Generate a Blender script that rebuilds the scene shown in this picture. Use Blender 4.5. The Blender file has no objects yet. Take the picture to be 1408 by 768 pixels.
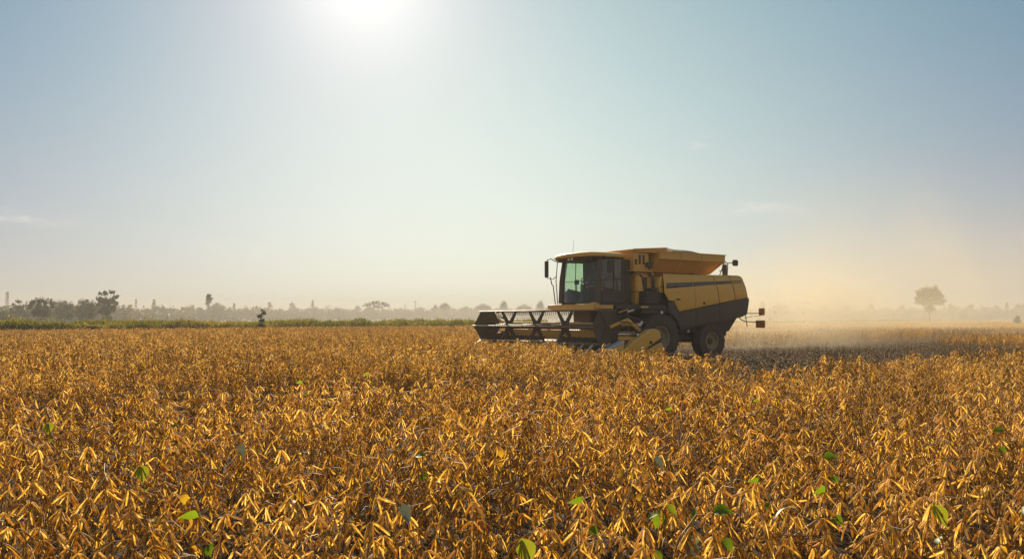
import bpy, bmesh, math, random
from mathutils import Vector, Matrix, noise
R = math.radians
PI = math.pi
sc = bpy.context.scene
col = sc.collection

# ------------------------------------------------------------------ camera
FPX = 1095.0
cam_d = bpy.data.cameras.new('camera'); cam = bpy.data.objects.new('camera', cam_d); col.objects.link(cam)
cam_d.sensor_width = 36; cam_d.lens = 36 * FPX / 1408; cam_d.clip_start = 0.05; cam_d.clip_end = 12000
CAM_Z = 1.55
cam.location = (0, 0, CAM_Z); cam.rotation_euler = (R(90) + math.atan(53 / FPX), 0, 0)
sc.camera = cam

# ------------------------------------------------------------------ sun, sky, exposure
SUN_EL, SUN_AZ = R(24.0), R(-10.9)            # azimuth from +Y, positive to the right
sdir = Vector((math.sin(SUN_AZ) * math.cos(SUN_EL), math.cos(SUN_AZ) * math.cos(SUN_EL), math.sin(SUN_EL)))
sun_d = bpy.data.lights.new('sun', 'SUN'); sun = bpy.data.objects.new('sun', sun_d); col.objects.link(sun)
sun_d.energy = 5.0; sun_d.angle = R(0.6); sun_d.color = (1.0, 0.86, 0.66)
sun.rotation_euler = sdir.to_track_quat('Z', 'Y').to_euler()
EXPOSURE = 1.1
sc.view_settings.view_transform = 'Standard'; sc.view_settings.look = 'None'
sc.view_settings.exposure = EXPOSURE; sc.view_settings.gamma = 1.0; sc.view_settings.use_curve_mapping = False

world = bpy.data.worlds.new('World'); sc.world = world; world.use_nodes = True
NT = world.node_tree; NT.nodes.clear()
def N(t, kind, **kw):
    n = t.nodes.new(kind)
    for k, v in kw.items():
        if k == 'inp':
            for i, val in v.items(): n.inputs[i].default_value = val
        else: setattr(n, k, v)
    return n
def mathn(t, op, a, b=None, clamp=False):
    n = t.nodes.new('ShaderNodeMath'); n.operation = op; n.use_clamp = clamp
    for i, v in enumerate((a, b)):
        if v is None: continue
        if isinstance(v, (int, float)): n.inputs[i].default_value = v
        else: t.links.new(v, n.inputs[i])
    return n.outputs[0]
def mixc(t, f, a, b, bt='MIX'):
    n = t.nodes.new('ShaderNodeMix'); n.data_type = 'RGBA'; n.blend_type = bt
    for i, v in ((0, f), (6, a), (7, b)):
        if isinstance(v, (int, float)): n.inputs[i].default_value = v
        elif isinstance(v, tuple): n.inputs[i].default_value = v if len(v) == 4 else (*v, 1)
        else: t.links.new(v, n.inputs[i])
    return n.outputs[2]
SKY_STRENGTH = 0.05
sky = N(NT, 'ShaderNodeTexSky', sky_type='NISHITA', sun_disc=False, sun_elevation=SUN_EL, sun_rotation=SUN_AZ,
        altitude=20, air_density=1.0, dust_density=0.3, ozone_density=1.0)
tc = N(NT, 'ShaderNodeTexCoord')
nrm = N(NT, 'ShaderNodeVectorMath', operation='NORMALIZE'); NT.links.new(tc.outputs['Generated'], nrm.inputs[0])
dt = N(NT, 'ShaderNodeVectorMath', operation='DOT_PRODUCT'); NT.links.new(nrm.outputs[0], dt.inputs[0]); dt.inputs[1].default_value = sdir
ang = mathn(NT, 'ARCCOSINE', dt.outputs['Value'])
sep = N(NT, 'ShaderNodeSeparateXYZ'); NT.links.new(nrm.outputs[0], sep.inputs[0])
def gauss(w):   # exp(-(ang/w)^2)
    q = mathn(NT, 'DIVIDE', ang, w); q = mathn(NT, 'MULTIPLY', q, q); return mathn(NT, 'EXPONENT', mathn(NT, 'MULTIPLY', q, -1.0))
def expo(w):
    return mathn(NT, 'EXPONENT', mathn(NT, 'MULTIPLY', mathn(NT, 'DIVIDE', ang, w), -1.0))
SKY_MODE = 'base'
zup = mathn(NT, 'MAXIMUM', sep.outputs[2], 0.0)
# dusty air takes the contrast out of the sky: each channel runs softly towards white
sx = N(NT, 'ShaderNodeSeparateXYZ'); NT.links.new(sky.outputs[0], sx.inputs[0])
cx = N(NT, 'ShaderNodeCombineXYZ')
for i in range(3):
    e = mathn(NT, 'SUBTRACT', 1.0, mathn(NT, 'EXPONENT', mathn(NT, 'MULTIPLY', sx.outputs[i], -.06)))
    NT.links.new(mathn(NT, 'ADD', mathn(NT, 'MULTIPLY', e, (.35, .35, .60)[i]), (0.0, .115, .185)[i]), cx.inputs[i])
base = mixc(NT, 1.0, cx.outputs[0], (1 / SKY_STRENGTH,) * 3, 'MULTIPLY')
def glow(c, f): return mixc(NT, 1.0, tuple(q / SKY_STRENGTH for q in c), f, 'MULTIPLY')
def gsn(x, w): q = mathn(NT, 'DIVIDE', x, w); return mathn(NT, 'EXPONENT', mathn(NT, 'MULTIPLY', mathn(NT, 'MULTIPLY', q, q), -1.0))
dt2 = N(NT, 'ShaderNodeVectorMath', operation='DOT_PRODUCT'); NT.links.new(nrm.outputs[0], dt2.inputs[0]); dt2.inputs[1].default_value = (-0.0349, 0.9988, .035)
ang2 = mathn(NT, 'ARCCOSINE', dt2.outputs['Value'])
back = mathn(NT, 'MULTIPLY', mathn(NT, 'SUBTRACT', ang, 1.1), .7, True)  # warm fill glow added to the sky opposite the sun, brightening camera-facing sides
s2 = base
for c_, f_ in (((.252, .115, .087), gauss(.22)), ((.545, .605, .37), gsn(ang2, .54)), ((.185, .06, .0), gsn(zup, .22)),
               ((.34, .25, .16), back), ((.20, .19, .17), expo(.07)), ((.28, .27, .24), gauss(.09))):
    s2 = mixc(NT, 1.0, s2, glow(c_, f_), 'ADD')
# faint low clouds
mp = N(NT, 'ShaderNodeMapping'); NT.links.new(nrm.outputs[0], mp.inputs[0]); mp.inputs['Scale'].default_value = (30, 30, 110)
cn = N(NT, 'ShaderNodeTexNoise', inp={'Scale': 1.3, 'Detail': 5.0, 'Roughness': .6}); NT.links.new(mp.outputs[0], cn.inputs[0])
cl = N(NT, 'ShaderNodeMapRange', inp={1: .38, 2: .68, 3: 0.0, 4: 1.0}); NT.links.new(cn.outputs[0], cl.inputs[0])
azn = mathn(NT, 'ARCTAN2', sep.outputs[0], sep.outputs[1]); cm = None
for a0, z0, wa, wz, k_ in [(-0.5472, 0.1051, 0.035, 0.006, 1.0), (-0.5705, 0.1089, 0.015, 0.006, 1.0), (-0.0083, 0.1246, 0.022, 0.005, 1.1), (0.0303, 0.1227, 0.016, 0.004, 1.0), (0.3035, 0.1319, 0.03, 0.007, 1.2), (0.2679, 0.1272, 0.014, 0.005, 1.0), (0.2335, 0.211, 0.015, 0.008, 0.6), (-0.3177, 0.0823, 0.035, 0.008, 0.6), (-0.3545, 0.0847, 0.03, 0.006, 0.5), (0.3406, 0.1252, 0.02, 0.004, 0.6)]:   # small wisps low in the sky: azimuth, height, sizes
    p_ = mathn(NT, 'MULTIPLY', mathn(NT, 'SUBTRACT', azn, a0), 1 / wa); q_ = mathn(NT, 'MULTIPLY', mathn(NT, 'SUBTRACT', sep.outputs[2], z0), 1 / wz)
    e_ = mathn(NT, 'EXPONENT', mathn(NT, 'MULTIPLY', mathn(NT, 'ADD', mathn(NT, 'MULTIPLY', p_, p_), mathn(NT, 'MULTIPLY', q_, q_)), -1.0))
    e_ = mathn(NT, 'MULTIPLY', e_, k_ * .38); cm = e_ if cm is None else mathn(NT, 'ADD', cm, e_)
cm = mathn(NT, 'MULTIPLY', cm, cl.outputs[0], True)
s3 = mixc(NT, cm, s2, tuple(q / SKY_STRENGTH for q in (1.0, .95, .85)))
s3 = mixc(NT, 1.0, s3, (2 ** -EXPOSURE,) * 3, 'MULTIPLY')
bg = N(NT, 'ShaderNodeBackground'); NT.links.new(s3, bg.inputs[0]); bg.inputs[1].default_value = SKY_STRENGTH
wo = N(NT, 'ShaderNodeOutputWorld'); NT.links.new(bg.outputs[0], wo.inputs[0])

sc.render.engine = 'CYCLES'
cy = sc.cycles
cy.use_denoising = True; cy.max_bounces = 7; cy.diffuse_bounces = 3; cy.transmission_bounces = 6; cy.transparent_max_bounces = 16
cy.volume_bounces = 1; cy.volume_step_rate = 1.5; cy.volume_max_steps = 128; cy.sample_clamp_indirect = 6.0
cy.caustics_reflective = False; cy.caustics_refractive = False

# ------------------------------------------------------------------ helpers
def tag(o, label=None, cat=None, group=None, kind=None):
    if label: o['label'] = label
    if cat: o['category'] = cat
    if group: o['group'] = group
    if kind: o['kind'] = kind
    return o
def empty(name, loc=(0, 0, 0), rz=0, parent=None):
    o = bpy.data.objects.new(name, None); o.location = loc; o.rotation_euler = (0, 0, rz); o.empty_display_size = .2
    col.objects.link(o); o.parent = parent; return o
class MB:
    def __init__(s): s.v = []; s.f = []
    def add(s, vs, fs):
        n = len(s.v); s.v += [tuple(v) for v in vs]; s.f += [tuple(i + n for i in f) for f in fs]
    def box(s, x0, x1, y0, y1, z0, z1):
        s.add([(x, y, z) for z in (z0, z1) for y in (y0, y1) for x in (x0, x1)],
              [(0, 2, 3, 1), (4, 5, 7, 6), (0, 1, 5, 4), (2, 6, 7, 3), (0, 4, 6, 2), (1, 3, 7, 5)])
    def hexa(s, p):   # 8 points: bottom loop 4, top loop 4
        s.add(p, [(3, 2, 1, 0), (4, 5, 6, 7), (0, 1, 5, 4), (1, 2, 6, 5), (2, 3, 7, 6), (3, 0, 4, 7)])
    def prism(s, poly, y0, y1):   # poly in x,z ; extruded along y
        n = len(poly)
        s.add([(x, y0, z) for x, z in poly] + [(x, y1, z) for x, z in poly],
              [tuple(range(n)), tuple(range(2 * n - 1, n - 1, -1))] + [(i, i + n, (i + 1) % n + n, (i + 1) % n) for i in range(n)])
    def prismx(s, poly, x0, x1):  # poly in y,z ; extruded along x
        n = len(poly)
        s.add([(x0, y, z) for y, z in poly] + [(x1, y, z) for y, z in poly],
              [tuple(range(n)), tuple(range(2 * n - 1, n - 1, -1))] + [(i, i + n, (i + 1) % n + n, (i + 1) % n) for i in range(n)])
    def tube(s, pts, r, k=8, cap=True):
        pts = [Vector(p) for p in pts]; n = len(pts)
        rr = r if isinstance(r, (list, tuple)) else [r] * n
        base = len(s.v); ref = None
        for i, p in enumerate(pts):
            d = (pts[min(i + 1, n - 1)] - pts[max(i - 1, 0)]).normalized()
            if ref is None: ref = Vector((0, 0, 1)) if abs(d.z) < .9 else Vector((1, 0, 0))
            a = d.cross(ref).normalized(); b = a.cross(d).normalized(); ref = b
            for j in range(k):
                t = 2 * PI * j / k; s.v.append(tuple(p + (a * math.cos(t) + b * math.sin(t)) * rr[i]))
        for i in range(n - 1):
            for j in range(k):
                s.f.append((base + i * k + j, base + i * k + (j + 1) % k, base + (i + 1) * k + (j + 1) % k, base + (i + 1) * k + j))
        if cap:
            s.f.append(tuple(base + j for j in range(k))[::-1]); s.f.append(tuple(base + (n - 1) * k + j for j in range(k)))
    def lathe(s, prof, c, k=32, axis='y'):   # prof (along axis, radius), closed loop
        base = len(s.v); m = len(prof)
        for j in range(k):
            t = 2 * PI * j / k
            for (h, r) in prof:
                if axis == 'y': s.v.append((c[0] + r * math.cos(t), c[1] + h, c[2] + r * math.sin(t)))
                else: s.v.append((c[0] + r * math.cos(t), c[1] + r * math.sin(t), c[2] + h))
        for j in range(k):
            for i in range(m):
                a, b = i, (i + 1) % m
                s.f.append((base + j * m + a, base + j * m + b, base + ((j + 1) % k) * m + b, base + ((j + 1) % k) * m + a))
    def build(s, name, m, parent=None, bevel=0, smooth=False, autosm=False):
        me = bpy.data.meshes.new(name); me.from_pydata(s.v, [], s.f); me.update()
        if bevel == 0 or True:
            b = bmesh.new(); b.from_mesh(me); bmesh.ops.recalc_face_normals(b, faces=b.faces[:]); b.to_mesh(me); b.free()
        me.materials.append(m)
        if smooth: me.shade_smooth()
        o = bpy.data.objects.new(name, me); col.objects.link(o); o.parent = parent
        if bevel:
            md = o.modifiers.new('b', 'BEVEL'); md.width = bevel; md.segments = 2; md.limit_method = 'ANGLE'; md.angle_limit = R(35)
            md.harden_normals = False
        if autosm: me.shade_smooth(); me.set_sharp_from_angle(angle=R(35))
        return o
def copy_tree(o, parent=None):
    c = o.copy(); col.objects.link(c); c.parent = parent
    for ch in o.children[:]: copy_tree(ch, c)
    return c

# ------------------------------------------------------------------ materials
def mat(name): m = bpy.data.materials.new(name); m.use_nodes = True; return m, m.node_tree, m.node_tree.nodes['Principled BSDF']
def paint(name, c, rough=.4, dust=.35, dustc=(.36, .26, .14), metal=0, spec=.5, scale=3.0, coat=0, obj=True, mud=True):
    m, t, p = mat(name)
    tcx = N(t, 'ShaderNodeTexCoord')
    n1 = N(t, 'ShaderNodeTexNoise', inp={'Scale': scale, 'Detail': 8.0, 'Roughness': .65}); t.links.new(tcx.outputs['Object'], n1.inputs[0])
    n2 = N(t, 'ShaderNodeTexNoise', inp={'Scale': scale * 14, 'Detail': 4.0}); t.links.new(tcx.outputs['Object'], n2.inputs[0])
    f = mathn(t, 'MULTIPLY', mathn(t, 'ADD', n1.outputs[0], mathn(t, 'MULTIPLY', n2.outputs[0], .35)), dust * 1.5, True)
    if dust > 0:
        # dust settles on faces that look upward
        g = N(t, 'ShaderNodeNewGeometry'); sp = N(t, 'ShaderNodeSeparateXYZ'); t.links.new(g.outputs['Normal'], sp.inputs[0])
        up = mathn(t, 'MULTIPLY', mathn(t, 'MAXIMUM', sp.outputs[2], 0.0), .5)
        f = mathn(t, 'ADD', f, mathn(t, 'MULTIPLY', up, n1.outputs[0]), True)
    cc = mixc(t, f, (*c, 1), (*dustc, 1))
    t.links.new(cc, p.inputs['Base Color'])
    rr = N(t, 'ShaderNodeMapRange', inp={1: 0.0, 2: 1.0, 3: rough, 4: min(1, rough + .4)}); t.links.new(f, rr.inputs[0]); t.links.new(rr.outputs[0], p.inputs['Roughness'])
    p.inputs['Metallic'].default_value = metal; p.inputs['Specular IOR Level'].default_value = spec; p.inputs['Coat Weight'].default_value = coat
    bm = N(t, 'ShaderNodeBump', inp={'Strength': .12, 'Distance': .01}); t.links.new(n2.outputs[0], bm.inputs['Height']); t.links.new(bm.outputs[0], p.inputs['Normal'])
    return m
def translucent_mat(name, ramp, trans=.35, transc=None, rough=.6, sheen=.3, sheenc=(1, .85, .6), nscale=25, objvar=.5, patch=0.0):
    """thin dry or green plant tissue: diffuse + light coming through + soft fuzz"""
    m, t, p = mat(name)
    oi = N(t, 'ShaderNodeObjectInfo'); tcx = N(t, 'ShaderNodeTexCoord')
    n1 = N(t, 'ShaderNodeTexNoise', inp={'Scale': nscale, 'Detail': 3.0}); t.links.new(tcx.outputs['Object'], n1.inputs[0])
    n1r = N(t, 'ShaderNodeMapRange', inp={1: .3, 2: .7}); t.links.new(n1.outputs[0], n1r.inputs[0])
    f = mathn(t, 'ADD', mathn(t, 'MULTIPLY', oi.outputs['Random'], objvar), mathn(t, 'MULTIPLY', n1r.outputs[0], 1 - objvar))
    r = N(t, 'ShaderNodeValToRGB'); t.links.new(f, r.inputs[0])
    el = r.color_ramp.elements
    el[0].position = ramp[0][0]; el[0].color = (*ramp[0][1], 1); el[1].position = ramp[-1][0]; el[1].color = (*ramp[-1][1], 1)
    for pos, c in ramp[1:-1]: e = el.new(pos); e.color = (*c, 1)
    t.links.new(r.outputs[0], p.inputs['Base Color']); p.inputs['Roughness'].default_value = rough
    p.inputs['Specular IOR Level'].default_value = .15
    p.inputs['Sheen Weight'].default_value = sheen; p.inputs['Sheen Tint'].default_value = (*sheenc, 1); p.inputs['Sheen Roughness'].default_value = .45
    tr = N(t, 'ShaderNodeBsdfTranslucent')
    tcx2 = mixc(t, 1.0, r.outputs[0], (*(transc or (1.5, 1.25, .8)), 1), 'MULTIPLY')
    t.links.new(tcx2, tr.inputs[0])
    mx = N(t, 'ShaderNodeMixShader'); mx.inputs[0].default_value = trans
    t.links.new(p.outputs[0], mx.inputs[1]); t.links.new(tr.outputs[0], mx.inputs[2])
    t.links.new(mx.outputs[0], t.nodes['Material Output'].inputs[0])
    return m
M = {}
M['yellow'] = paint('yellow_paint', (.88, .45, .025), .34, .26, (.34, .22, .10), coat=.2)
M['yellow_deep'] = paint('yellow_paint_worn', (.76, .37, .026), .42, .28, (.40, .24, .10))
M['dark'] = paint('dark_grey_paint', (.045, .034, .024), .5, .32, (.17, .115, .06))
M['black'] = paint('black_plastic', (.022, .017, .012), .5, .28, (.14, .095, .05))
M['decal'] = paint('decal_charcoal', (.02, .02, .02), .35, .15)
M['decal_grey'] = paint('decal_grey', (.22, .20, .16), .5, .1)
M['steel'] = paint('worn_steel', (.45, .44, .42), .28, .25, metal=.9)
M['chrome'] = paint('bright_steel', (.65, .63, .60), .18, .1, metal=1)
M['rim'] = paint('rim_paint', (.28, .21, .12), .5, .5, (.28, .20, .11))
M['bat'] = paint('reel_bat', (.10, .09, .08), .45, .3, metal=.3)
M['bare'] = paint('bare_metal', (.50, .49, .47), .5, .2)
M['lens'] = paint('lamp_lens', (.75, .70, .60), .15, .1)
M['amber'] = paint('amber_lens', (.55, .20, .03), .3, .2)
M['seat'] = paint('seat_cloth', (.03, .028, .028), .9, .1)
M['cloth'] = paint('work_shirt', (.05, .05, .07), .9, .1)
M['skin'] = paint('skin', (.32, .17, .10), .6, 0)
M['hair'] = paint('hair', (.02, .014, .01), .7, 0)
M['cover'] = paint('tank_cover', (.07, .07, .06), .75, .35, (.22, .18, .12), scale=9)
def rubber():
    m = paint('tyre_rubber', (.022, .017, .012), .75, .45, (.13, .09, .05), scale=5); return m
M['rubber'] = rubber()
def glass(name, tint, alpha, dirt=.15):
    m, t, p = mat(name)
    tr = N(t, 'ShaderNodeBsdfTransparent'); tr.inputs[0].default_value = (*tint, 1)
    gl = N(t, 'ShaderNodeBsdfGlossy'); gl.inputs['Roughness'].default_value = .04; gl.inputs[0].default_value = (.9, .95, .95, 1)
    fr = N(t, 'ShaderNodeFresnel'); fr.inputs[0].default_value = 1.5
    m1 = N(t, 'ShaderNodeMixShader'); t.links.new(fr.outputs[0], m1.inputs[0]); t.links.new(tr.outputs[0], m1.inputs[1]); t.links.new(gl.outputs[0], m1.inputs[2])
    df = N(t, 'ShaderNodeBsdfDiffuse'); df.inputs[0].default_value = (.42, .36, .25, 1)
    tcx = N(t, 'ShaderNodeTexCoord'); n1 = N(t, 'ShaderNodeTexNoise', inp={'Scale': 4.0, 'Detail': 6.0}); t.links.new(tcx.outputs['Object'], n1.inputs[0])
    f = mathn(t, 'MULTIPLY', n1.outputs[0], dirt)
    m2 = N(t, 'ShaderNodeMixShader'); t.links.new(f, m2.inputs[0]); t.links.new(m1.outputs[0], m2.inputs[1]); t.links.new(df.outputs[0], m2.inputs[2])
    t.links.new(m2.outputs[0], t.nodes['Material Output'].inputs[0]); return m
M['glass'] = glass('tinted_glass', (.80, .93, .80), 1, .10)
M['glass_grey'] = glass('grey_glass', (.42, .44, .40), 1, .35)

POD = [(0.0, (.085, .040, .008)), (.30, (.26, .144, .024)), (.58, (.56, .375, .080)), (1.0, (.93, .79, .42))]
M['pod'] = translucent_mat('dry_pod', POD, .43, (1.57, 1.32, .64), .6, .35, (1, .80, .42), 45, .45)
M['pod_far'] = M['pod']
M['stem'] = translucent_mat('dry_stem', [(0, (.16, .075, .018)), (1, (.42, .25, .08))], .15, None, .55, .25)
M['leaf_green'] = translucent_mat('green_leaf', [(0, (.09, .16, .012)), (1, (.20, .27, .018))], .5, (1.35, 1.3, .6), .45, .1, nscale=12)
M['leaf_lime'] = translucent_mat('yellow_green_leaf', [(0, (.16, .19, .015)), (1, (.34, .34, .03))], .5, (1.3, 1.25, .6), .45, .1, nscale=12)
M['leaf_yellow'] = translucent_mat('yellow_leaf', [(0, (.42, .20, .015)), (1, (.62, .40, .03))], .5, (1.2, 1.1, .7), .5, .2, nscale=20)
M['leaf_grey'] = translucent_mat('grey_green_leaf', [(0, (.13, .14, .10)), (1, (.26, .26, .20))], .15, (1.2, 1.2, .7), .45, .3, nscale=14)
M['leaf_pale'] = translucent_mat('dry_pale_leaf', [(0, (.40, .30, .18)), (1, (.62, .50, .34))], .2, (1.2, 1.1, .8), .5, .3, nscale=14)
M['foliage'] = translucent_mat('tree_foliage', [(0, (.035, .036, .010)), (1, (.080, .072, .018))], .3, (1.8, 1.7, .7), .55, .1, nscale=.8)
M['foliage_warm'] = translucent_mat('tree_foliage_warm', [(0, (.06, .055, .018)), (1, (.13, .10, .03))], .35, (1.7, 1.5, .7), .55, .1, nscale=.8)
M['hedge'] = translucent_mat('hedge_foliage', [(0, (.045, .048, .010)), (.45, (.12, .115, .022)), (1, (.27, .20, .05))], .4, (1.6, 1.5, .6), .8, .0, nscale=.35)
M['hedge_dark'] = translucent_mat('dark_bush', [(0, (.018, .018, .008)), (1, (.05, .045, .018))], .2, (1.6, 1.4, .7), .6, .1, nscale=.9)
M['bark'] = paint('bark', (.06, .045, .03), .9, .2, scale=2)
M['mast'] = paint('mast_metal', (.22, .20, .18), .6, .2)

def ground_mat():
    m, t, p = mat('field_soil')
    g = N(t, 'ShaderNodeNewGeometry')
    n1 = N(t, 'ShaderNodeTexNoise', inp={'Scale': .9, 'Detail': 9.0, 'Roughness': .7}); t.links.new(g.outputs['Position'], n1.inputs[0])
    n2 = N(t, 'ShaderNodeTexNoise', inp={'Scale': 22.0, 'Detail': 6.0, 'Roughness': .7}); t.links.new(g.outputs['Position'], n2.inputs[0])
    r = N(t, 'ShaderNodeValToRGB'); r.color_ramp.elements[0].color = (.035, .018, .007, 1); r.color_ramp.elements[1].color = (.12, .068, .026, 1)
    r.color_ramp.elements[0].position = .3; r.color_ramp.elements[1].position = .75
    t.links.new(mathn(t, 'ADD', mathn(t, 'MULTIPLY', n1.outputs[0], .5), mathn(t, 'MULTIPLY', n2.outputs[0], .5)), r.inputs[0])
    t.links.new(r.outputs[0], p.inputs['Base Color']); p.inputs['Roughness'].default_value = .95; p.inputs['Specular IOR Level'].default_value = .1
    b = N(t, 'ShaderNodeBump', inp={'Strength': .8, 'Distance': .05}); t.links.new(n2.outputs[0], b.inputs['Height']); t.links.new(b.outputs[0], p.inputs['Normal'])
    return m
M['soil'] = ground_mat()
M['grassland'] = paint('dry_grassland', (.13, .12, .035), .95, .4, (.22, .15, .06), scale=.15, spec=.1)

# ------------------------------------------------------------------ field layout (metres; camera at the origin looking along +Y)
PSI = R(33)
HX, HY = -math.cos(PSI), -math.sin(PSI)        # machine heading
NX, NY = math.sin(PSI), -math.cos(PSI)         # machine's left
OX, OY = 4.28, 29.4                            # front axle on the ground
def uv(x, y): return ((x - OX) * HX + (y - OY) * HY, (x - OX) * NX + (y - OY) * NY)
def edge_y(x): return 51 + 1.107 * (x + 33)    # far edge of the bean field
def wob(u, s=0): return noise.noise(Vector((u * .35, s, 3.1))) * .55 + noise.noise(Vector((u * 1.3, s, 7.7))) * .25
def in_crop(x, y):
    if y > edge_y(x) - 1: return False
    u, v = uv(x, y)
    near = 11.6 + wob(u) + 1.9 * math.exp(-((u - 3) / 8) ** 2)
    if u < -13 + 1.5 * noise.noise(Vector((v * .4, 1, 0))) and 3.9 < v < near - 2.6 + wob(u, 9): return True
    if u < 4.9 and -3.7 < v < near: return False
    if 4.9 <= u < 7.2 and 3.5 < v < near and (u - 4.9) < 2.3 * (1 + .4 * noise.noise(Vector((v, 0, 0)))): return False
    if near < v + 1.2 and v < near + 1.7 + .6 * wob(u, 5) and 7.0 <= u < 22: return False
    if near < v + .6 and v < near + 1.1 + .5 * wob(u, 5) and 22 <= u < 40: return False
    return True

# ground: one sheet to the horizon
g = MB(); g.add([(-6000, -40, 0), (6000, -40, 0), (6000, 7000, 0), (-6000, 7000, 0)], [(0, 1, 2, 3)])
tag(g.build('ground', M['soil']), kind='structure')
g = MB(); g.add([(-6000, edge_y(-6000) if False else 48, .004), (-36, 48, .004), (650, edge_y(650) - .6, .004), (6000, 6500, .004), (-6000, 6500, .004)], [(0, 1, 2, 3, 4)])
tag(g.build('meadow', M['grassland']), kind='structure')

# ------------------------------------------------------------------ soybean plants
def pod_geo(mb, p, d, L, w, rnd, rings=6, k=5, bend=.5):
    """one hanging pod: starts at p along d, droops, flattened, three bean bulges"""
    d = Vector(d).normalized(); side = d.cross(Vector((0, 0, 1)))
    if side.length < .05: side = Vector((1, 0, 0))
    side.normalize(); side = (Matrix.Rotation(rnd.uniform(-1.2, 1.2), 3, d) @ side)
    pts = []; q = Vector(p); dd = d.copy()
    for i in range(rings):
        pts.append((q.copy(), dd.copy())); q = q + dd * (L / (rings - 1)); dd = (dd + Vector((0, 0, -bend / (rings - 1)))).normalized()
    base = len(mb.v); off = rnd.uniform(0, 2 * PI); closed = rnd.random() < .5; arc_ = 2 * PI if closed else 1.25 * PI
    for i, (q, dd) in enumerate(pts):
        t = i / (rings - 1)
        r = math.sin(PI * min(1, max(0, .10 + .83 * t))) ** .38
        if rings > 4: r *= 1 + .15 * math.cos(t * 3 * 2 * PI + PI)
        if i == 0: r = .30
        if i == rings - 1: r = .22
        b = dd.cross(side).normalized(); a = b.cross(dd).normalized()
        for j in range(k):
            th = off + arc_ * j / (k - 1)
            mb.v.append(tuple(q + a * math.cos(th) * w * .5 * r + b * math.sin(th) * w * .42 * r))
    for i in range(rings - 1):
        for j in range(k - 1):
            mb.f.append((base + i * k + j, base + i * k + j + 1, base + (i + 1) * k + j + 1, base + (i + 1) * k + j))
def leaf_geo(mb, p, d, L, W, rnd, droop=.4, roll=0.0, fold=.25):
    d = Vector(d).normalized(); s = d.cross(Vector((0, 0, 1)))
    if s.length < .05: s = Vector((1, 0, 0))
    s.normalize(); s = Matrix.Rotation(roll, 3, d) @ s
    prof = [0.10, .62, .95, 1.0, .85, .55, .22, .02]
    q = Vector(p); dd = d.copy(); base = len(mb.v); n = len(prof)
    for i, w in enumerate(prof):
        nn = s.cross(dd).normalized(); wob_ = rnd.uniform(-.04, .04) * W
        mb.v.append(tuple(q - s * w * W / 2 + nn * (fold * w * W / 2 + wob_))); mb.v.append(tuple(q)); mb.v.append(tuple(q + s * w * W / 2 + nn * (fold * w * W / 2 - wob_)))
        q = q + dd * (L / (n - 1)); dd = (dd + Vector((0, 0, -droop / (n - 1)))).normalized()
    for i in range(n - 1):
        a = base + i * 3; mb.f += [(a, a + 1, a + 4, a + 3), (a + 1, a + 2, a + 5, a + 4)]
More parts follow.
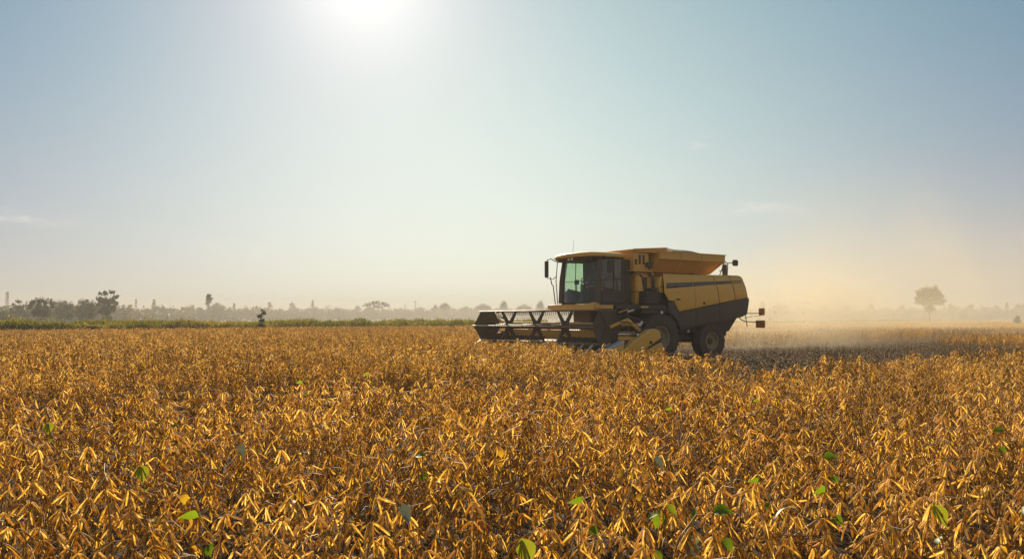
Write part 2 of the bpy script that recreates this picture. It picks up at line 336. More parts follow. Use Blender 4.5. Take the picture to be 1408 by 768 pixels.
def plant_geo(seed, lod=0, H=.82):
    rnd = random.Random(seed); st, po, ye = MB(), MB(), MB()
    tips = []
    def axis(p0, d0, L, n, r0, r1, nodes_from, az0):
        p = Vector(p0); d = Vector(d0).normalized(); pts = [p.copy()]; lean = Vector((rnd.uniform(-.12, .12), rnd.uniform(-.12, .12), 0))
        for i in range(n):
            d = (d + Vector((rnd.uniform(-.16, .16), rnd.uniform(-.16, .16), .22)) + lean * .3).normalized()
            p = p + d * (L / n); pts.append(p.copy())
        if lod == 0: st.tube(pts, [r0 + (r1 - r0) * i / n for i in range(n + 1)], 5, False)
        elif lod == 1: st.tube(pts[::2] + ([pts[-1]] if n % 2 else []), [r0 * 1.2] * (len(pts[::2]) + n % 2), 3, False)
        az = az0
        for i in range(nodes_from, n + 1):
            az += 2.4 + rnd.uniform(-.5, .5); q = pts[i]
            top = i >= n - 1
            k = rnd.choice((3, 4, 5, 6) if top else ((2, 3, 3, 4) if lod == 0 else (2, 2, 3)))
            if lod == 2: k = 2 if not top else 3
            for j in range(k):
                a2 = (az + rnd.uniform(-.8, .8)) if not top else (az + 2 * PI * j / k + rnd.uniform(-.5, .5))
                dn = rnd.uniform(-2.2, -.25) if not top else rnd.uniform(-2.4, -.5)
                dv = Vector((math.cos(a2), math.sin(a2), dn)).normalized()
                L_ = rnd.uniform(.052, .085) * (1, 1.05, 1.3)[lod]; w_ = rnd.uniform(.0080, .0112) * (1, 1.1, 1.6)[lod]
                o_ = q + Vector((math.cos(a2), math.sin(a2), 0)) * .004
                if lod == 0: pod_geo(po, o_, dv, L_, w_, rnd, 9, 6, rnd.uniform(-.5, 1.1))
                elif lod == 1: pod_geo(po, o_, dv, L_, w_, rnd, 4, 4, rnd.uniform(0, .7))
                else: pod_geo(po, o_, dv, L_, w_, rnd, 3, 3, .4)
            if lod < 2 and rnd.random() < (.16 if lod else .24):       # bare petiole sticking out
                a2 = rnd.uniform(0, 2 * PI); dv = Vector((math.cos(a2), math.sin(a2), rnd.uniform(.1, .9)))
                q2 = q + dv * rnd.uniform(.04, .10); q3 = q2 + Vector((dv.x, dv.y, dv.z - .6)) * rnd.uniform(.03, .10)
                st.tube([q, q2, q3], [.0019, .0016, .0012], 3, False)
            if lod < 2 and rnd.random() < .06:
                a2 = rnd.uniform(0, 2 * PI); leaf_geo(ye, q, (math.cos(a2), math.sin(a2), -.5), rnd.uniform(.025, .045), rnd.uniform(.015, .03), rnd, 1.0, rnd.uniform(-1, 1), .6)
        tips.append(pts[-1].copy())
        return pts
    n = 12
    main = axis((0, 0, 0), (rnd.uniform(-.1, .1), rnd.uniform(-.1, .1), 1), H, n, .0045, .002, 3 if lod < 2 else 8, rnd.uniform(0, 6))
    for b in range(rnd.choice((3, 4, 5)) if lod < 2 else 3):
        i = rnd.randint(2, 6); a = rnd.uniform(0, 2 * PI) if b > 3 else b * 1.6 + rnd.uniform(-.5, .5)
        L = (H - main[i].z) * rnd.uniform(.75, 1.02)
        axis(main[i], (math.cos(a), math.sin(a), .75), L, max(4, int(L / .075)), .003, .0016, 2 if lod < 2 else 5, rnd.uniform(0, 6))
    return st, po, ye, tips

PLANT_LABEL = 'dry golden-brown soybean plant hung with ripe pods, in the near rows of the field'
PLANT_GROUP = 'ripe soybean plants in the near rows'
protos = []
for s in range(9):
    st, po, ye, tips = plant_geo(100 + s, 0, .80 + .03 * (s % 3))
    meshes = []
    me = bpy.data.meshes.new('soybean_stem'); me.from_pydata(st.v, [], st.f); me.materials.append(M['stem']); me.shade_smooth(); meshes.append(('stem', me))
    me = bpy.data.meshes.new('soybean_pods_leaves'); nv = len(po.v); me.from_pydata(po.v + ye.v, [], po.f + [tuple(i + nv for i in f) for f in ye.f])
    me.materials.append(M['pod']); me.materials.append(M['leaf_yellow']); me.polygons.foreach_set('material_index', [0] * len(po.f) + [1] * len(ye.f)); me.shade_smooth(); meshes.append(('foliage', me))  # this part is the seed pods plus a few small yellow leaves
    protos.append((meshes, tips))

rnd = random.Random(7)
def rows(rmin, rmax, rowsp, insp, seed):
    """plants set along rows that run parallel to the machine's path"""
    rr = random.Random(seed); out = []
    ax, ay, bx, by = -HX, -HY, NX, NY
    # bounding range in row coordinates
    K = int(rmax / rowsp) + 2; J = int(rmax / insp) + 2
    for k in range(-K, K + 1):
        for j in range(-J, J + 1):
            x = ax * j * insp + bx * k * rowsp; y = ay * j * insp + by * k * rowsp
            if y < -3: continue
            x += rr.uniform(-.13, .13); y += rr.uniform(-.13, .13)
            d = math.hypot(x, y)
            if not (rmin <= d < rmax): continue
            if abs(x) > y * .70 + 1.2: continue
            out.append((x, y))
    return out
allp = [p for p in rows(.75, 34, .37, .25, 11) if in_crop(*p)]
def visible_near(x, y):
    return y > 1.75 and abs(x) < y * .665 + .12
near = sorted([p for p in allp if visible_near(*p)], key=lambda p: math.hypot(*p))

# leafy plants seen in the photo: (x, y, kind, label)
LEAFY = [
 (-2.48, 5.76, 'green', 'dry soybean plant with one wide bright green leaf lying flat on its top, far left'),
 (-1.84, 4.04, 'lime', 'dry soybean plant topped by a large yellow-green leaf, left of the grey leaf'),
 (-1.48, 4.46, 'grey', 'dry soybean plant with a single upright grey-green leaf at its tip'),
 (2.32, 7.45, 'green', 'soybean plant with a round green leaf standing out below the rear of the combine'),
 (1.39, 6.77, 'green', 'soybean plant with a small green leaf directly below the yellow crop divider'),
 (.06, 2.68, 'lime', 'soybean plant with a big drooping yellow-green leaf at the bottom middle'),
 (2.07, 3.35, 'twogreen', 'soybean plant with two green leaves and a curled grey one, far right'),
 (-.57, 4.37, 'green', 'soybean plant with a folded green leaf half sunk between pods, left of centre'),
 (.76, 4.10, 'grey', 'soybean plant with a pale grey leaf above the leafiest green plant'),
 (1.07, 3.76, 'green', 'soybean plant with a green leaf hanging beside a long pod, right of the leafiest plant'),
 (.62, 3.30, 'leafy', 'leafiest soybean plant, many green leaves among its pods near the bottom'),
 (1.02, 3.05, 'pale', 'soybean plant with one long arched pale dry leaf curling over'),
 (-1.15, 3.0, 'green', 'soybean plant with low green leaves at the bottom left of centre'),
 (-.42, 3.1, 'grey', 'soybean plant with a dark grey-green leaf hanging straight down near the bottom'),
 (1.52, 3.05, 'lime', 'soybean plant with a lime green leaf on a bent bare stalk, lower right'),
 (1.86, 2.82, 'grey', 'soybean plant with a large curled grey leaf in the bottom right corner'),
 (-1.95, 10.2, 'green', 'distant soybean plant with one green leaf, just left of the header'),
 (-2.3, 8.6, 'green', 'soybean plant with a green leaf in front of the dark gap in the rows'),
 (-3.2, 5.6, 'lime', 'soybean plant with a thin lime leaf near the left edge of the picture'),
 (-1.05, 3.75, 'yellow', 'soybean plant with a cluster of bright yellow leaves at its top, lower left'),
 (-.35, 3.75, 'yellow', 'soybean plant with broad amber yellow leaves near the bottom middle'),
 (1.62, 4.25, 'green', 'soybean plant with a green leaf beside a pale curled one, right of centre'),
 (3.05, 5.0, 'green', 'soybean plant with two small green leaves close to the right edge'),
 (2.42, 3.75, 'twogreen', 'soybean plant with a pair of broad leaves above the big curled grey leaf'),
 (1.30, 3.42, 'green', 'soybean plant with one dull green leaf right beside the arched pale leaf'),
 (.80, 2.95, 'green', 'soybean plant with low green leaves just under the leafiest plant'),
 (-1.55, 3.55, 'yellow', 'soybean plant with small yellow leaves below the large yellow-green one'),
 (.45, 3.85, 'yellow', 'soybean plant with thin yellow leaves left of the leafiest plant'),
 (-.02, 4.6, 'yellow', 'soybean plant with golden yellow leaves near the centre of the field'),
 (.22, 3.35, 'green', 'soybean plant with a pointed green leaf low among its pods, near the middle'),
]
used = set(); near_pts = []
def nearest_idx(x, y):
    return min((i for i in range(len(near)) if i not in used), key=lambda i: (near[i][0] - x) ** 2 + (near[i][1] - y) ** 2)
leafy_at = {}
for L in LEAFY:
    i = nearest_idx(L[0], L[1]); used.add(i); leafy_at[i] = L
N_NEAR = 296
chosen = [i for i in range(len(near)) if i in leafy_at]
for i in range(len(near)):
    if len(chosen) >= N_NEAR: break
    if i not in leafy_at: chosen.append(i)
chosen_set = set(near[i] for i in chosen)
def leaf_part(root, p, d, L, W, m, rr, droop=.4, roll=0, stalk=True):
    mb_ = MB(); leaf_geo(mb_, p, d, L, W, rr, droop, roll)
    o = mb_.build('leaf', m, root, smooth=True); return o
for c, i in enumerate(chosen):
    x, y = near[i]; rr = random.Random(i * 13 + 5)
    meshes, tips = protos[rr.randrange(9)]
    root = empty('soybean_plant', (x, y, 0), rr.uniform(0, 2 * PI)); s = rr.uniform(.88, 1.10); root.scale = (s, s, s * rr.uniform(.94, 1.05))
    lean = rr.uniform(-.10, .10); root.rotation_euler[0] = lean; root.rotation_euler[1] = rr.uniform(-.10, .10)
    if i in leafy_at:
        L = leafy_at[i]; root.location = (L[0], L[1], 0); root.rotation_euler = (0, 0, 0); root.scale = (1, 1, 1)
        tag(root, L[3], 'soybean plant', 'soybean plants that still carry leaves')
        tp = max(tips, key=lambda t: t.z); k = L[2]; top = tp + Vector((0, 0, .0))
        toward = Vector((0, -1, 0))
        if k == 'green': leaf_part(root, top, (rr.choice((-1, 1)) * .8, -.5, .35), .075, .055, M['leaf_green'], rr, .6, rr.uniform(.5, .9)); leaf_part(root, top + Vector((.03, 0, -.1)), (.5, -.6, -.2), .06, .045, M['leaf_green'], rr, .8, .6)
        elif k == 'lime': leaf_part(root, top + Vector((0, -.01, 0)), (.35, -.45, -.7), .095, .07, M['leaf_lime'], rr, .5, .3); leaf_part(root, top + Vector((.03, 0, -.12)), (-.5, -.6, -.2), .05, .035, M['leaf_green'], rr, .8, .6)
        elif k == 'grey': leaf_part(root, top + Vector((0, 0, .03)), (.35, -.35, -.8), .09, .045, M['leaf_grey'], rr, .3, .2)
        elif k == 'pale': leaf_part(root, top + Vector((.03, 0, .02)), (-.9, -.3, .35), .13, .028, M['leaf_pale'], rr, 2.0, .5)
        elif k == 'yellow':
            for q in range(4): leaf_part(root, top + Vector((rr.uniform(-.07, .07), rr.uniform(-.06, .02), rr.uniform(-.12, 0))), (rr.uniform(-1, 1), -.6, rr.uniform(-.9, .1)), .05, .038, M['leaf_yellow'], rr, .8, rr.uniform(-.8, .8))
        elif k == 'twogreen':
            leaf_part(root, top, (-.7, -.4, -.5), .08, .05, M['leaf_green'], rr, .5, .5); leaf_part(root, top + Vector((.06, 0, -.03)), (.5, -.4, -.7), .08, .045, M['leaf_lime'], rr, .5, .4)
            leaf_part(root, top + Vector((0, 0, .02)), (.9, -.2, .25), .10, .05, M['leaf_grey'], rr, .9, 1.0)
        elif k == 'leafy':
            for q in range(17): leaf_part(root, top + Vector((rr.uniform(-.13, .13), rr.uniform(-.10, .02), rr.uniform(-.34, .02))), (rr.uniform(-1, 1), -.6, rr.uniform(-1.0, .3)), rr.uniform(.05, .08), rr.uniform(.035, .05), rr.choice((M['leaf_green'], M['leaf_green'], M['leaf_lime'], M['leaf_grey'])), rr, .8, rr.uniform(-.8, .8))
    else:
        tag(root, PLANT_LABEL, 'soybean plant', PLANT_GROUP)
    for nm, me in meshes:
        o = bpy.data.objects.new(nm, me); col.objects.link(o); o.parent = root

# the rest of the field: one object, plants set on its points
def variant(name, mb_pairs):
    """one mesh holding stems, pods and dry leaves of a plant variant"""
    me = bpy.data.meshes.new(name); V, Fc, MI = [], [], []
    for k, (b, m_) in enumerate(mb_pairs):
        n = len(V); V += b.v; Fc += [tuple(i + n for i in f) for f in b.f]; MI += [k] * len(b.f); me.materials.append(m_)
    me.from_pydata(V, [], Fc); me.polygons.foreach_set('material_index', MI); me.shade_smooth()
    return bpy.data.objects.new(name, me)
def scatter(name, pts, variants, label=None):
    """pts: (x, y, z, rotz, tiltx, tilty, scale, idx)"""
    c = bpy.data.collections.new(name + '_kinds')
    for k, v in enumerate(variants): v.name = '%s_kind_%02d' % (name, k); c.objects.link(v)
    me = bpy.data.meshes.new(name); me.from_pydata([p[:3] for p in pts], [], [])
    a = me.attributes.new('rot', 'FLOAT_VECTOR', 'POINT'); a.data.foreach_set('vector', [q for p in pts for q in (p[4], p[5], p[3])])
    a = me.attributes.new('scl', 'FLOAT', 'POINT'); a.data.foreach_set('value', [p[6] for p in pts])
    a = me.attributes.new('pick', 'INT', 'POINT'); a.data.foreach_set('value', [p[7] for p in pts])
    o = bpy.data.objects.new(name, me); col.objects.link(o)
    ng = bpy.data.node_groups.new(name, 'GeometryNodeTree')
    ng.interface.new_socket('Geometry', in_out='INPUT', socket_type='NodeSocketGeometry'); ng.interface.new_socket('Geometry', in_out='OUTPUT', socket_type='NodeSocketGeometry')
    gi = ng.nodes.new('NodeGroupInput'); go = ng.nodes.new('NodeGroupOutput'); ip = ng.nodes.new('GeometryNodeInstanceOnPoints')
    ci = ng.nodes.new('GeometryNodeCollectionInfo'); ci.inputs[0].default_value = c; ci.inputs[1].default_value = True; ci.inputs[2].default_value = True
    def at(nm, ty): n = ng.nodes.new('GeometryNodeInputNamedAttribute'); n.data_type = ty; n.inputs[0].default_value = nm; return n.outputs[0]
    ng.links.new(gi.outputs[0], ip.inputs['Points']); ng.links.new(ci.outputs[0], ip.inputs['Instance']); ip.inputs['Pick Instance'].default_value = True
    ng.links.new(at('pick', 'INT'), ip.inputs['Instance Index'])
    er = ng.nodes.new('FunctionNodeEulerToRotation'); ng.links.new(at('rot', 'FLOAT_VECTOR'), er.inputs[0]); ng.links.new(er.outputs[0], ip.inputs['Rotation'])
    ng.links.new(at('scl', 'FLOAT'), ip.inputs['Scale']); ng.links.new(ip.outputs[0], go.inputs[0])
    md = o.modifiers.new('scatter', 'NODES'); md.node_group = ng
    return o

kinds = []
for s in range(9):      # 0..8 full plants
    st, po, ye, _ = plant_geo(100 + s, 0, .80 + .03 * (s % 3)); kinds.append(variant('p', [(st, M['stem']), (po, M['pod']), (ye, M['leaf_yellow'])]))
for s in range(6):      # 9..14 simpler plants
    st, po, ye, _ = plant_geo(300 + s, 1, .82); kinds.append(variant('p', [(st, M['stem']), (po, M['pod']), (ye, M['leaf_yellow'])]))
for s in range(5):      # 15..19 clumps of four plants for the far field
    big = MB()
    for q in range(7):
        rr = random.Random(900 + s * 10 + q); st, po, ye, _ = plant_geo(500 + s * 10 + q, 2, .80)
        dx, dy = rr.uniform(-.75, .75), rr.uniform(-.75, .75); big.add([(v[0] + dx, v[1] + dy, v[2]) for v in po.v], po.f)
    kinds.append(variant('p', [(big, M['pod'])]))
pts = []
for (x, y) in allp:
    if (x, y) in chosen_set: continue
    d = math.hypot(x, y); rr = rnd
    hs = 1 + .16 * noise.noise(Vector((x * .45, y * .45, 0))) + (.08 if rr.random() < .08 else 0)
    pts.append((x, y, 0, rr.uniform(0, 6.28), rr.uniform(-.1, .1), rr.uniform(-.1, .1), rr.uniform(.88, 1.1) * hs, rr.randrange(9) if d < 15 else rr.randrange(9, 15)))
mid = [p for p in rows(34, 75, .46, .36, 21) if in_crop(*p)]
for (x, y) in mid: pts.append((x, y, 0, rnd.uniform(0, 6.28), rnd.uniform(-.1, .1), rnd.uniform(-.1, .1), rnd.uniform(.92, 1.14), rnd.randrange(9, 15)))
far = [p for p in rows(75, 330, 1.15, 1.15, 31) if in_crop(*p)]
for (x, y) in far:
    if math.hypot(x, y) > 170 and rnd.random() < .25: continue
    pts.append((x, y, 0, rnd.uniform(0, 6.28), 0, 0, rnd.uniform(.92, 1.1), rnd.randrange(15, 20)))
crop = scatter('soybean_crop', pts, kinds); tag(crop, 'ripe golden soybean crop stretching back to the far field edge', 'crop', kind='stuff')

# stubble, straw and a few dark weeds left on the cut swath
def stub(seed):
    rr = random.Random(seed); b = MB()
    for q in range(9):
        x, y = rr.uniform(-.28, .28), rr.uniform(-.28, .28); h_ = rr.uniform(.07, .2)
        b.tube([(x, y, 0), (x + rr.uniform(-.03, .03), y + rr.uniform(-.03, .03), h_)], [.004, .003], 3, False)
    for q in range(30):
        x, y, a = rr.uniform(-.35, .35), rr.uniform(-.35, .35), rr.uniform(0, 6.3); L = rr.uniform(.05, .16); z = rr.uniform(.01, .10)
        b.tube([(x, y, z), (x + L * math.cos(a), y + L * math.sin(a), z + rr.uniform(-.01, .05))], [.003, .003], 3, False)
    return b
def weed(seed):
    rr = random.Random(seed); b = MB()
    for q in range(26):
        x, y = rr.uniform(-.25, .25), rr.uniform(-.25, .25); h_ = rr.uniform(.25, .62)
        tip = (x + rr.uniform(-.12, .12), y + rr.uniform(-.12, .12), h_)
        b.tube([(x, y, 0), tip], [.004, .002], 3, False)
        for w in range(7):
            t = rr.uniform(.3, 1); a = rr.uniform(0, 6.3)
            leaf_geo(b, (x + (tip[0] - x) * t, y + (tip[1] - y) * t, h_ * t), (math.cos(a), math.sin(a), .5), .06, .03, rr, .8)
    return b
M['straw'] = translucent_mat('cut_straw', [(0, (.12, .065, .022)), (1, (.30, .18, .065))], .1, None, .6, .2)
M['weed'] = translucent_mat('dark_weed', [(0, (.06, .036, .012)), (1, (.17, .10, .035))], .2, None, .6, .2)
sk = [variant('s', [(stub(s), M['straw'])]) for s in range(4)] + [variant('s', [(weed(40 + s), M['weed'])]) for s in range(3)]
sp_ = []
for (x, y) in rows(8, 90, .5, .5, 77):
    if in_crop(x, y) or y > edge_y(x) - 1: continue
    u, v = uv(x, y)
    w = noise.noise(Vector((x * .35, y * .35, 9)))
    if v > 8.0 and -20 < u < 7 and w > -.35 and rnd.random() < .8: sp_.append((x, y, 0, rnd.uniform(0, 6.28), 0, 0, rnd.uniform(.85, 1.45), rnd.randrange(4, 7)))
    else: sp_.append((x, y, 0, rnd.uniform(0, 6.28), 0, 0, rnd.uniform(.8, 1.2), rnd.randrange(4)))
o = scatter('stubble', sp_, sk); tag(o, 'cut stalks, straw and low dark weeds on the harvested strip behind the combine', 'stubble', kind='stuff')

# ------------------------------------------------------------------ combine harvester (local x forward, y to its left, z up)
H = empty('combine_harvester', (OX, OY, 0), R(180) + PSI)
tag(H, 'yellow combine harvester with glazed cab, heaped grain tank and wide front reel, cutting the field', 'combine')

def bodyv(x, z):          # half width of the bodywork at height z
    pts_ = [(.9, 1.50), (1.5, 1.57), (2.0, 1.60), (2.45, 1.615), (2.70, 1.61), (2.78, 1.59), (3.00, 1.545), (3.10, 1.51), (3.2, 1.42)]
    for (z0, v0), (z1, v1) in zip(pts_, pts_[1:]):
        if z <= z1: return v0 + (v1 - v0) * max(0, (z - z0)) / (z1 - z0) - (0.05 * max(0, (-4.05 - x) / .65) ** 2)
    return 1.42
def shell(name, poly, m, parent, sgn, off=0.0, thick=.03, xc=None, bevel=0):
    bm = bmesh.new(); vs = [bm.verts.new((x, 0, z)) for x, z in poly]; f = bm.faces.new(vs)
    for z in (1.1, 1.3, 1.5, 1.7, 1.85, 2.0, 2.2, 2.45, 2.6, 2.70, 2.74, 2.78, 2.85, 2.92, 3.0, 3.06, 3.12):
        bmesh.ops.bisect_plane(bm, geom=bm.verts[:] + bm.edges[:] + bm.faces[:], plane_co=(0, 0, z), plane_no=(0, 0, 1))
    for x in [-.5 - .5 * i for i in range(7)] + [-4.1, -4.2, -4.3, -4.4, -4.5, -4.6]:
        bmesh.ops.bisect_plane(bm, geom=bm.verts[:] + bm.edges[:] + bm.faces[:], plane_co=(x, 0, 0), plane_no=(1, 0, 0))
    for v in bm.verts: v.co.y = sgn * (bodyv(v.co.x, v.co.z) + off)
    me = bpy.data.meshes.new(name); bm.to_mesh(me); bm.free(); me.materials.append(m)
    o = bpy.data.objects.new(name, me); col.objects.link(o); o.parent = parent
    md = o.modifiers.new('s', 'SOLIDIFY'); md.thickness = thick; md.offset = 0
    if bevel:
        b = o.modifiers.new('b', 'BEVEL'); b.width = bevel; b.segments = 2; b.limit_method = 'ANGLE'; b.angle_limit = R(50)
    me.shade_smooth(); me.set_sharp_from_angle(angle=R(30))
    return o
def seam(z): return (z - 3.1) * -.12      # the shut lines lean back towards the bottom
def cutx(x, z): return x + (z - 3.1) * .12
def zb(x): return 1.78 + (-1.02 - x) * .158          # yellow lower edge
def ztop(x): return 3.10 + (-.3 - x) * .02

for sg in (1, -1):
    def P(name, poly, m, off=0.0, th=.03, bv=.008): return shell(name, poly, m, H, sg, off, th, None, bv)
    # four yellow doors
    P('side_panel', [(-.30, 3.10), (-1.70, 3.13), (-1.83, zb(-1.83)), (-1.02, 1.78), (-.76, 2.16), (-.50, 2.17), (-.27, 2.46)], M['yellow'])
    P('side_panel', [(-1.715, 3.13), (-2.845, 3.15), (-3.065, zb(-3.06)), (-1.845, zb(-1.84))], M['yellow'])
    P('side_panel', [(-2.875, 3.15), (-3.69, 3.165), (-3.94, zb(-3.94)), (-3.095, zb(-3.09))], M['yellow'])
    P('side_panel', [(-3.72, 3.165), (-4.30, 3.165), (-4.40, 3.14), (-4.45, 3.08), (-4.69, zb(-4.6) - .01), (-3.97, zb(-3.97))], M['yellow'])
    # charcoal skirt below
    P('skirt_panel', [(-.44, 2.10), (-.74, 2.14), (-1.03, 1.74), (-1.83, zb(-1.83) - .03), (-1.83, 1.24), (-1.23, 1.16), (-.80, 1.10), (-.62, 1.3)], M['dark'])
    P('skirt_panel', [(-1.845, zb(-1.84) - .03), (-3.07, zb(-3.07) - .03), (-3.07, 1.40), (-1.845, 1.24)], M['dark'])
    P('skirt_panel', [(-3.085, zb(-3.085) - .03), (-4.72, zb(-4.72) - .03), (-4.78, 2.25), (-4.66, 1.70), (-4.35, 1.60), (-3.6, 1.47), (-3.085, 1.40)], M['dark'])
    # charcoal stripe with a row of worn pale letters, thinning to two lines at the tail
    def sz(x): return 2.79 + (-.38 - x) * .05
    def sl(x): return 2.60 + (-.38 - x) * .077
    P('stripe', [(-.40, sz(-.4)), (-1.70, sz(-1.7)), (-1.715, sl(-1.71)), (-.34, sl(-.34))], M['decal'], .019, .004, 0)
    P('stripe', [(-1.74, sz(-1.74)), (-2.86, sz(-2.86)), (-2.88, sl(-2.88)), (-1.745, sl(-1.75))], M['decal'], .019, .004, 0)
    P('stripe', [(-2.91, sz(-2.91)), (-3.72, sz(-3.72)), (-3.74, sl(-3.74)), (-2.92, sl(-2.92))], M['decal'], .019, .004, 0)
    P('stripe', [(-3.77, 2.955), (-4.36, 2.985), (-4.37, 2.955), (-3.775, 2.915)], M['decal'], .019, .004, 0)
    P('stripe', [(-3.78, 2.885), (-4.34, 2.925), (-4.35, 2.90), (-3.785, 2.855)], M['decal'], .019, .004, 0)
    for k in range(11):
        if k in (4,): continue
        x0 = -.48 - k * .083; zz = (sz(x0) + sl(x0)) / 2
        P('letter_mark', [(x0, zz + .032), (x0 - .045, zz + .034), (x0 - .052, zz - .028), (x0 - .008, zz - .03)], M['decal_grey'], .024, .003, 0)
    P('latch', [(-.86, 2.245), (-1.02, 2.25), (-1.02, 2.20), (-.86, 2.195)], M['black'], .03, .03)
    P('latch', [(-2.22, 2.14), (-2.29, 2.145), (-2.30, 2.04), (-2.23, 2.035)], M['black'], .03, .03)
    # front corner of the side box
    b = MB(); y0, y1 = (.88, 1.50) if sg > 0 else (-1.50, -.88)
    b.prism([(-.27, 3.05), (-.20, 2.99), (-.13, 2.75), (-.14, 2.5), (-.26, 2.42), (-.34, 2.45), (-.34, 3.06)], y0, y1)
    b.build('corner_cowl', M['yellow'], H, bevel=.05)
    # amber reflector low on the skirt's front edge
    b = MB(); b.box(-.60, -.56, sg * 1.36 - .06, sg * 1.36 + .06, 1.56, 1.70); b.build('reflector', M['yellow'], H, bevel=.012)

b = MB()
b.prism([(-.36, 3.0), (-.36, 1.3), (-1.2, 1.05), (-4.0, 1.05), (-4.55, 1.65), (-4.62, 2.3), (-4.33, 3.02), (-3.9, 3.1)], -1.22, 1.22)
b.build('body_core', M['black'], H)
b = MB(); b.box(-4.3, -.36, -1.47, 1.47, 3.10, 3.14); b.build('engine_deck', M['yellow_deep'], H, bevel=.01)
# rounded tail
b = MB()
b.prism([(-4.36, 3.10), (-4.46, 3.02), (-4.74, 2.36), (-4.62, 2.36), (-4.38, 3.0), (-4.30, 3.10)], -1.50, 1.50); b.build('rear_hood', M['yellow'], H, bevel=.03)
b = MB(); b.prism([(-4.76, 2.33), (-4.80, 2.25), (-4.70, 1.72), (-4.30, 1.56), (-4.28, 1.7), (-4.60, 2.33)], -1.53, 1.53); b.build('rear_apron', M['dark'], H, bevel=.03)
b = MB(); b.hexa([(-3.4, -.75, .85), (-4.35, -.75, .85), (-4.35, .75, .85), (-3.4, .75, .85), (-3.2, -.9, 1.6), (-4.5, -.9, 1.65), (-4.5, .9, 1.65), (-3.2, .9, 1.6)]); b.build('straw_chopper', M['black'], H, bevel=.02)
# running gear under the body
b = MB(); b.box(-.12, .12, -1.2, 1.2, .70, .98); b.box(-.5, .6, -.55, .55, .9, 1.3); b.build('front_axle', M['black'], H, bevel=.03)
b = MB(); b.box(-2.90, -2.72, -1.1, 1.1, .62, .80); b.box(-3.0, -2.6, -.3, .3, .7, 1.1); b.build('rear_axle', M['black'], H, bevel=.03)
b = MB(); b.box(-2.9, .5, -.72, .72, 1.02, 1.34); b.box(-2.2, -.9, -.95, .95, .72, 1.06); b.build('chassis', M['black'], H, bevel=.02)
b = MB(); b.box(-1.86, -1.78, 1.20, 1.27, 1.02, 1.12); b.build('work_lamp', M['lens'], H, bevel=.01)

def wheel(x, y, z, Ro, w, rim_r, lugs, sgn):
    W = empty('wheel', (x, y, z), 0, H)
    t = MB(); a = w / 2
    prof = [(-a * .80, rim_r), (-a, rim_r + .06), (-a * 1.02, Ro * .80), (-a * .92, Ro * .93), (-a * .55, Ro * .965), (0, Ro * .975), (a * .55, Ro * .965), (a * .92, Ro * .93), (a * 1.02, Ro * .80), (a, rim_r + .06), (a * .80, rim_r), (0, rim_r - .02)]
    t.lathe(prof, (0, 0, 0), 48)
    for k in range(lugs):
        for s_ in (-1, 1):
            th = 2 * PI * (k + (.25 if s_ > 0 else -.25)) / lugs; dt_ = .62 * 2 * PI / lugs
            def pt(th_, y_, r_): return (r_ * math.cos(th_), y_, r_ * math.sin(th_))
            ww = .42 * 2 * PI / lugs * .55
            lo, hi = Ro * .93, Ro
            A = [pt(th, s_ * a * .03, lo), pt(th + ww, s_ * a * .03, lo), pt(th + dt_ + ww, s_ * a * 1.0, lo * .96), pt(th + dt_, s_ * a * 1.0, lo * .96)]
            B = [pt(th, s_ * a * .03, hi), pt(th + ww, s_ * a * .03, hi), pt(th + dt_ + ww, s_ * a * 1.0, hi * .96), pt(th + dt_, s_ * a * 1.0, hi * .96)]
            t.hexa(A + B)
    t.build('tyre', M['rubber'], W, autosm=True)
    r = MB(); o_ = sgn * a
    q = [(o_ * .86, rim_r + .012), (o_ * .90, rim_r - .005), (o_ * .84, rim_r - .035), (o_ * .55, rim_r * .86), (o_ * .42, rim_r * .80), (o_ * .30, rim_r * .62), (o_ * .34, rim_r * .42), (o_ * .34, .02), (o_ * .20, .02), (o_ * .20, rim_r * .6), (-o_ * .8, rim_r * .9), (-o_ * .86, rim_r + .012)]
    r.lathe(q, (0, 0, 0), 40); r.build('rim', M['rim'], W, autosm=True)
    hb = MB(); hb.lathe([(o_ * .35, .015), (o_ * .35, rim_r * .34), (o_ * .62, rim_r * .30), (o_ * .68, rim_r * .22), (o_ * .68, .015)], (0, 0, 0), 20)
    for k in range(8):
        th = 2 * PI * k / 8; c_ = (rim_r * .42 * math.cos(th), 0, rim_r * .42 * math.sin(th))
        hb.tube([(c_[0], o_ * .33, c_[2]), (c_[0], o_ * .42, c_[2])], .018, 6)
    hb.build('hub', M['dark'], W)
    return W
for sg in (1, -1):
    wheel(0, sg * 1.50, .86, .89, .52, .41, 22, sg)
    wheel(-2.82, sg * 1.28, .70, .71, .44, .32, 18, sg)
    # mudguard over the front wheel
    b = MB(); arc = [(math.cos(R(d)) * 1.02, .86 + math.sin(R(d)) * 1.02) for d in range(5, 176, 10)]; arc2 = [(x * .975, .86 + (z - .86) * .975) for x, z in arc[::-1]]
    b.prism(arc + arc2, sg * 1.12, sg * 1.72); b.build('mudguard', M['black'], H, autosm=True)

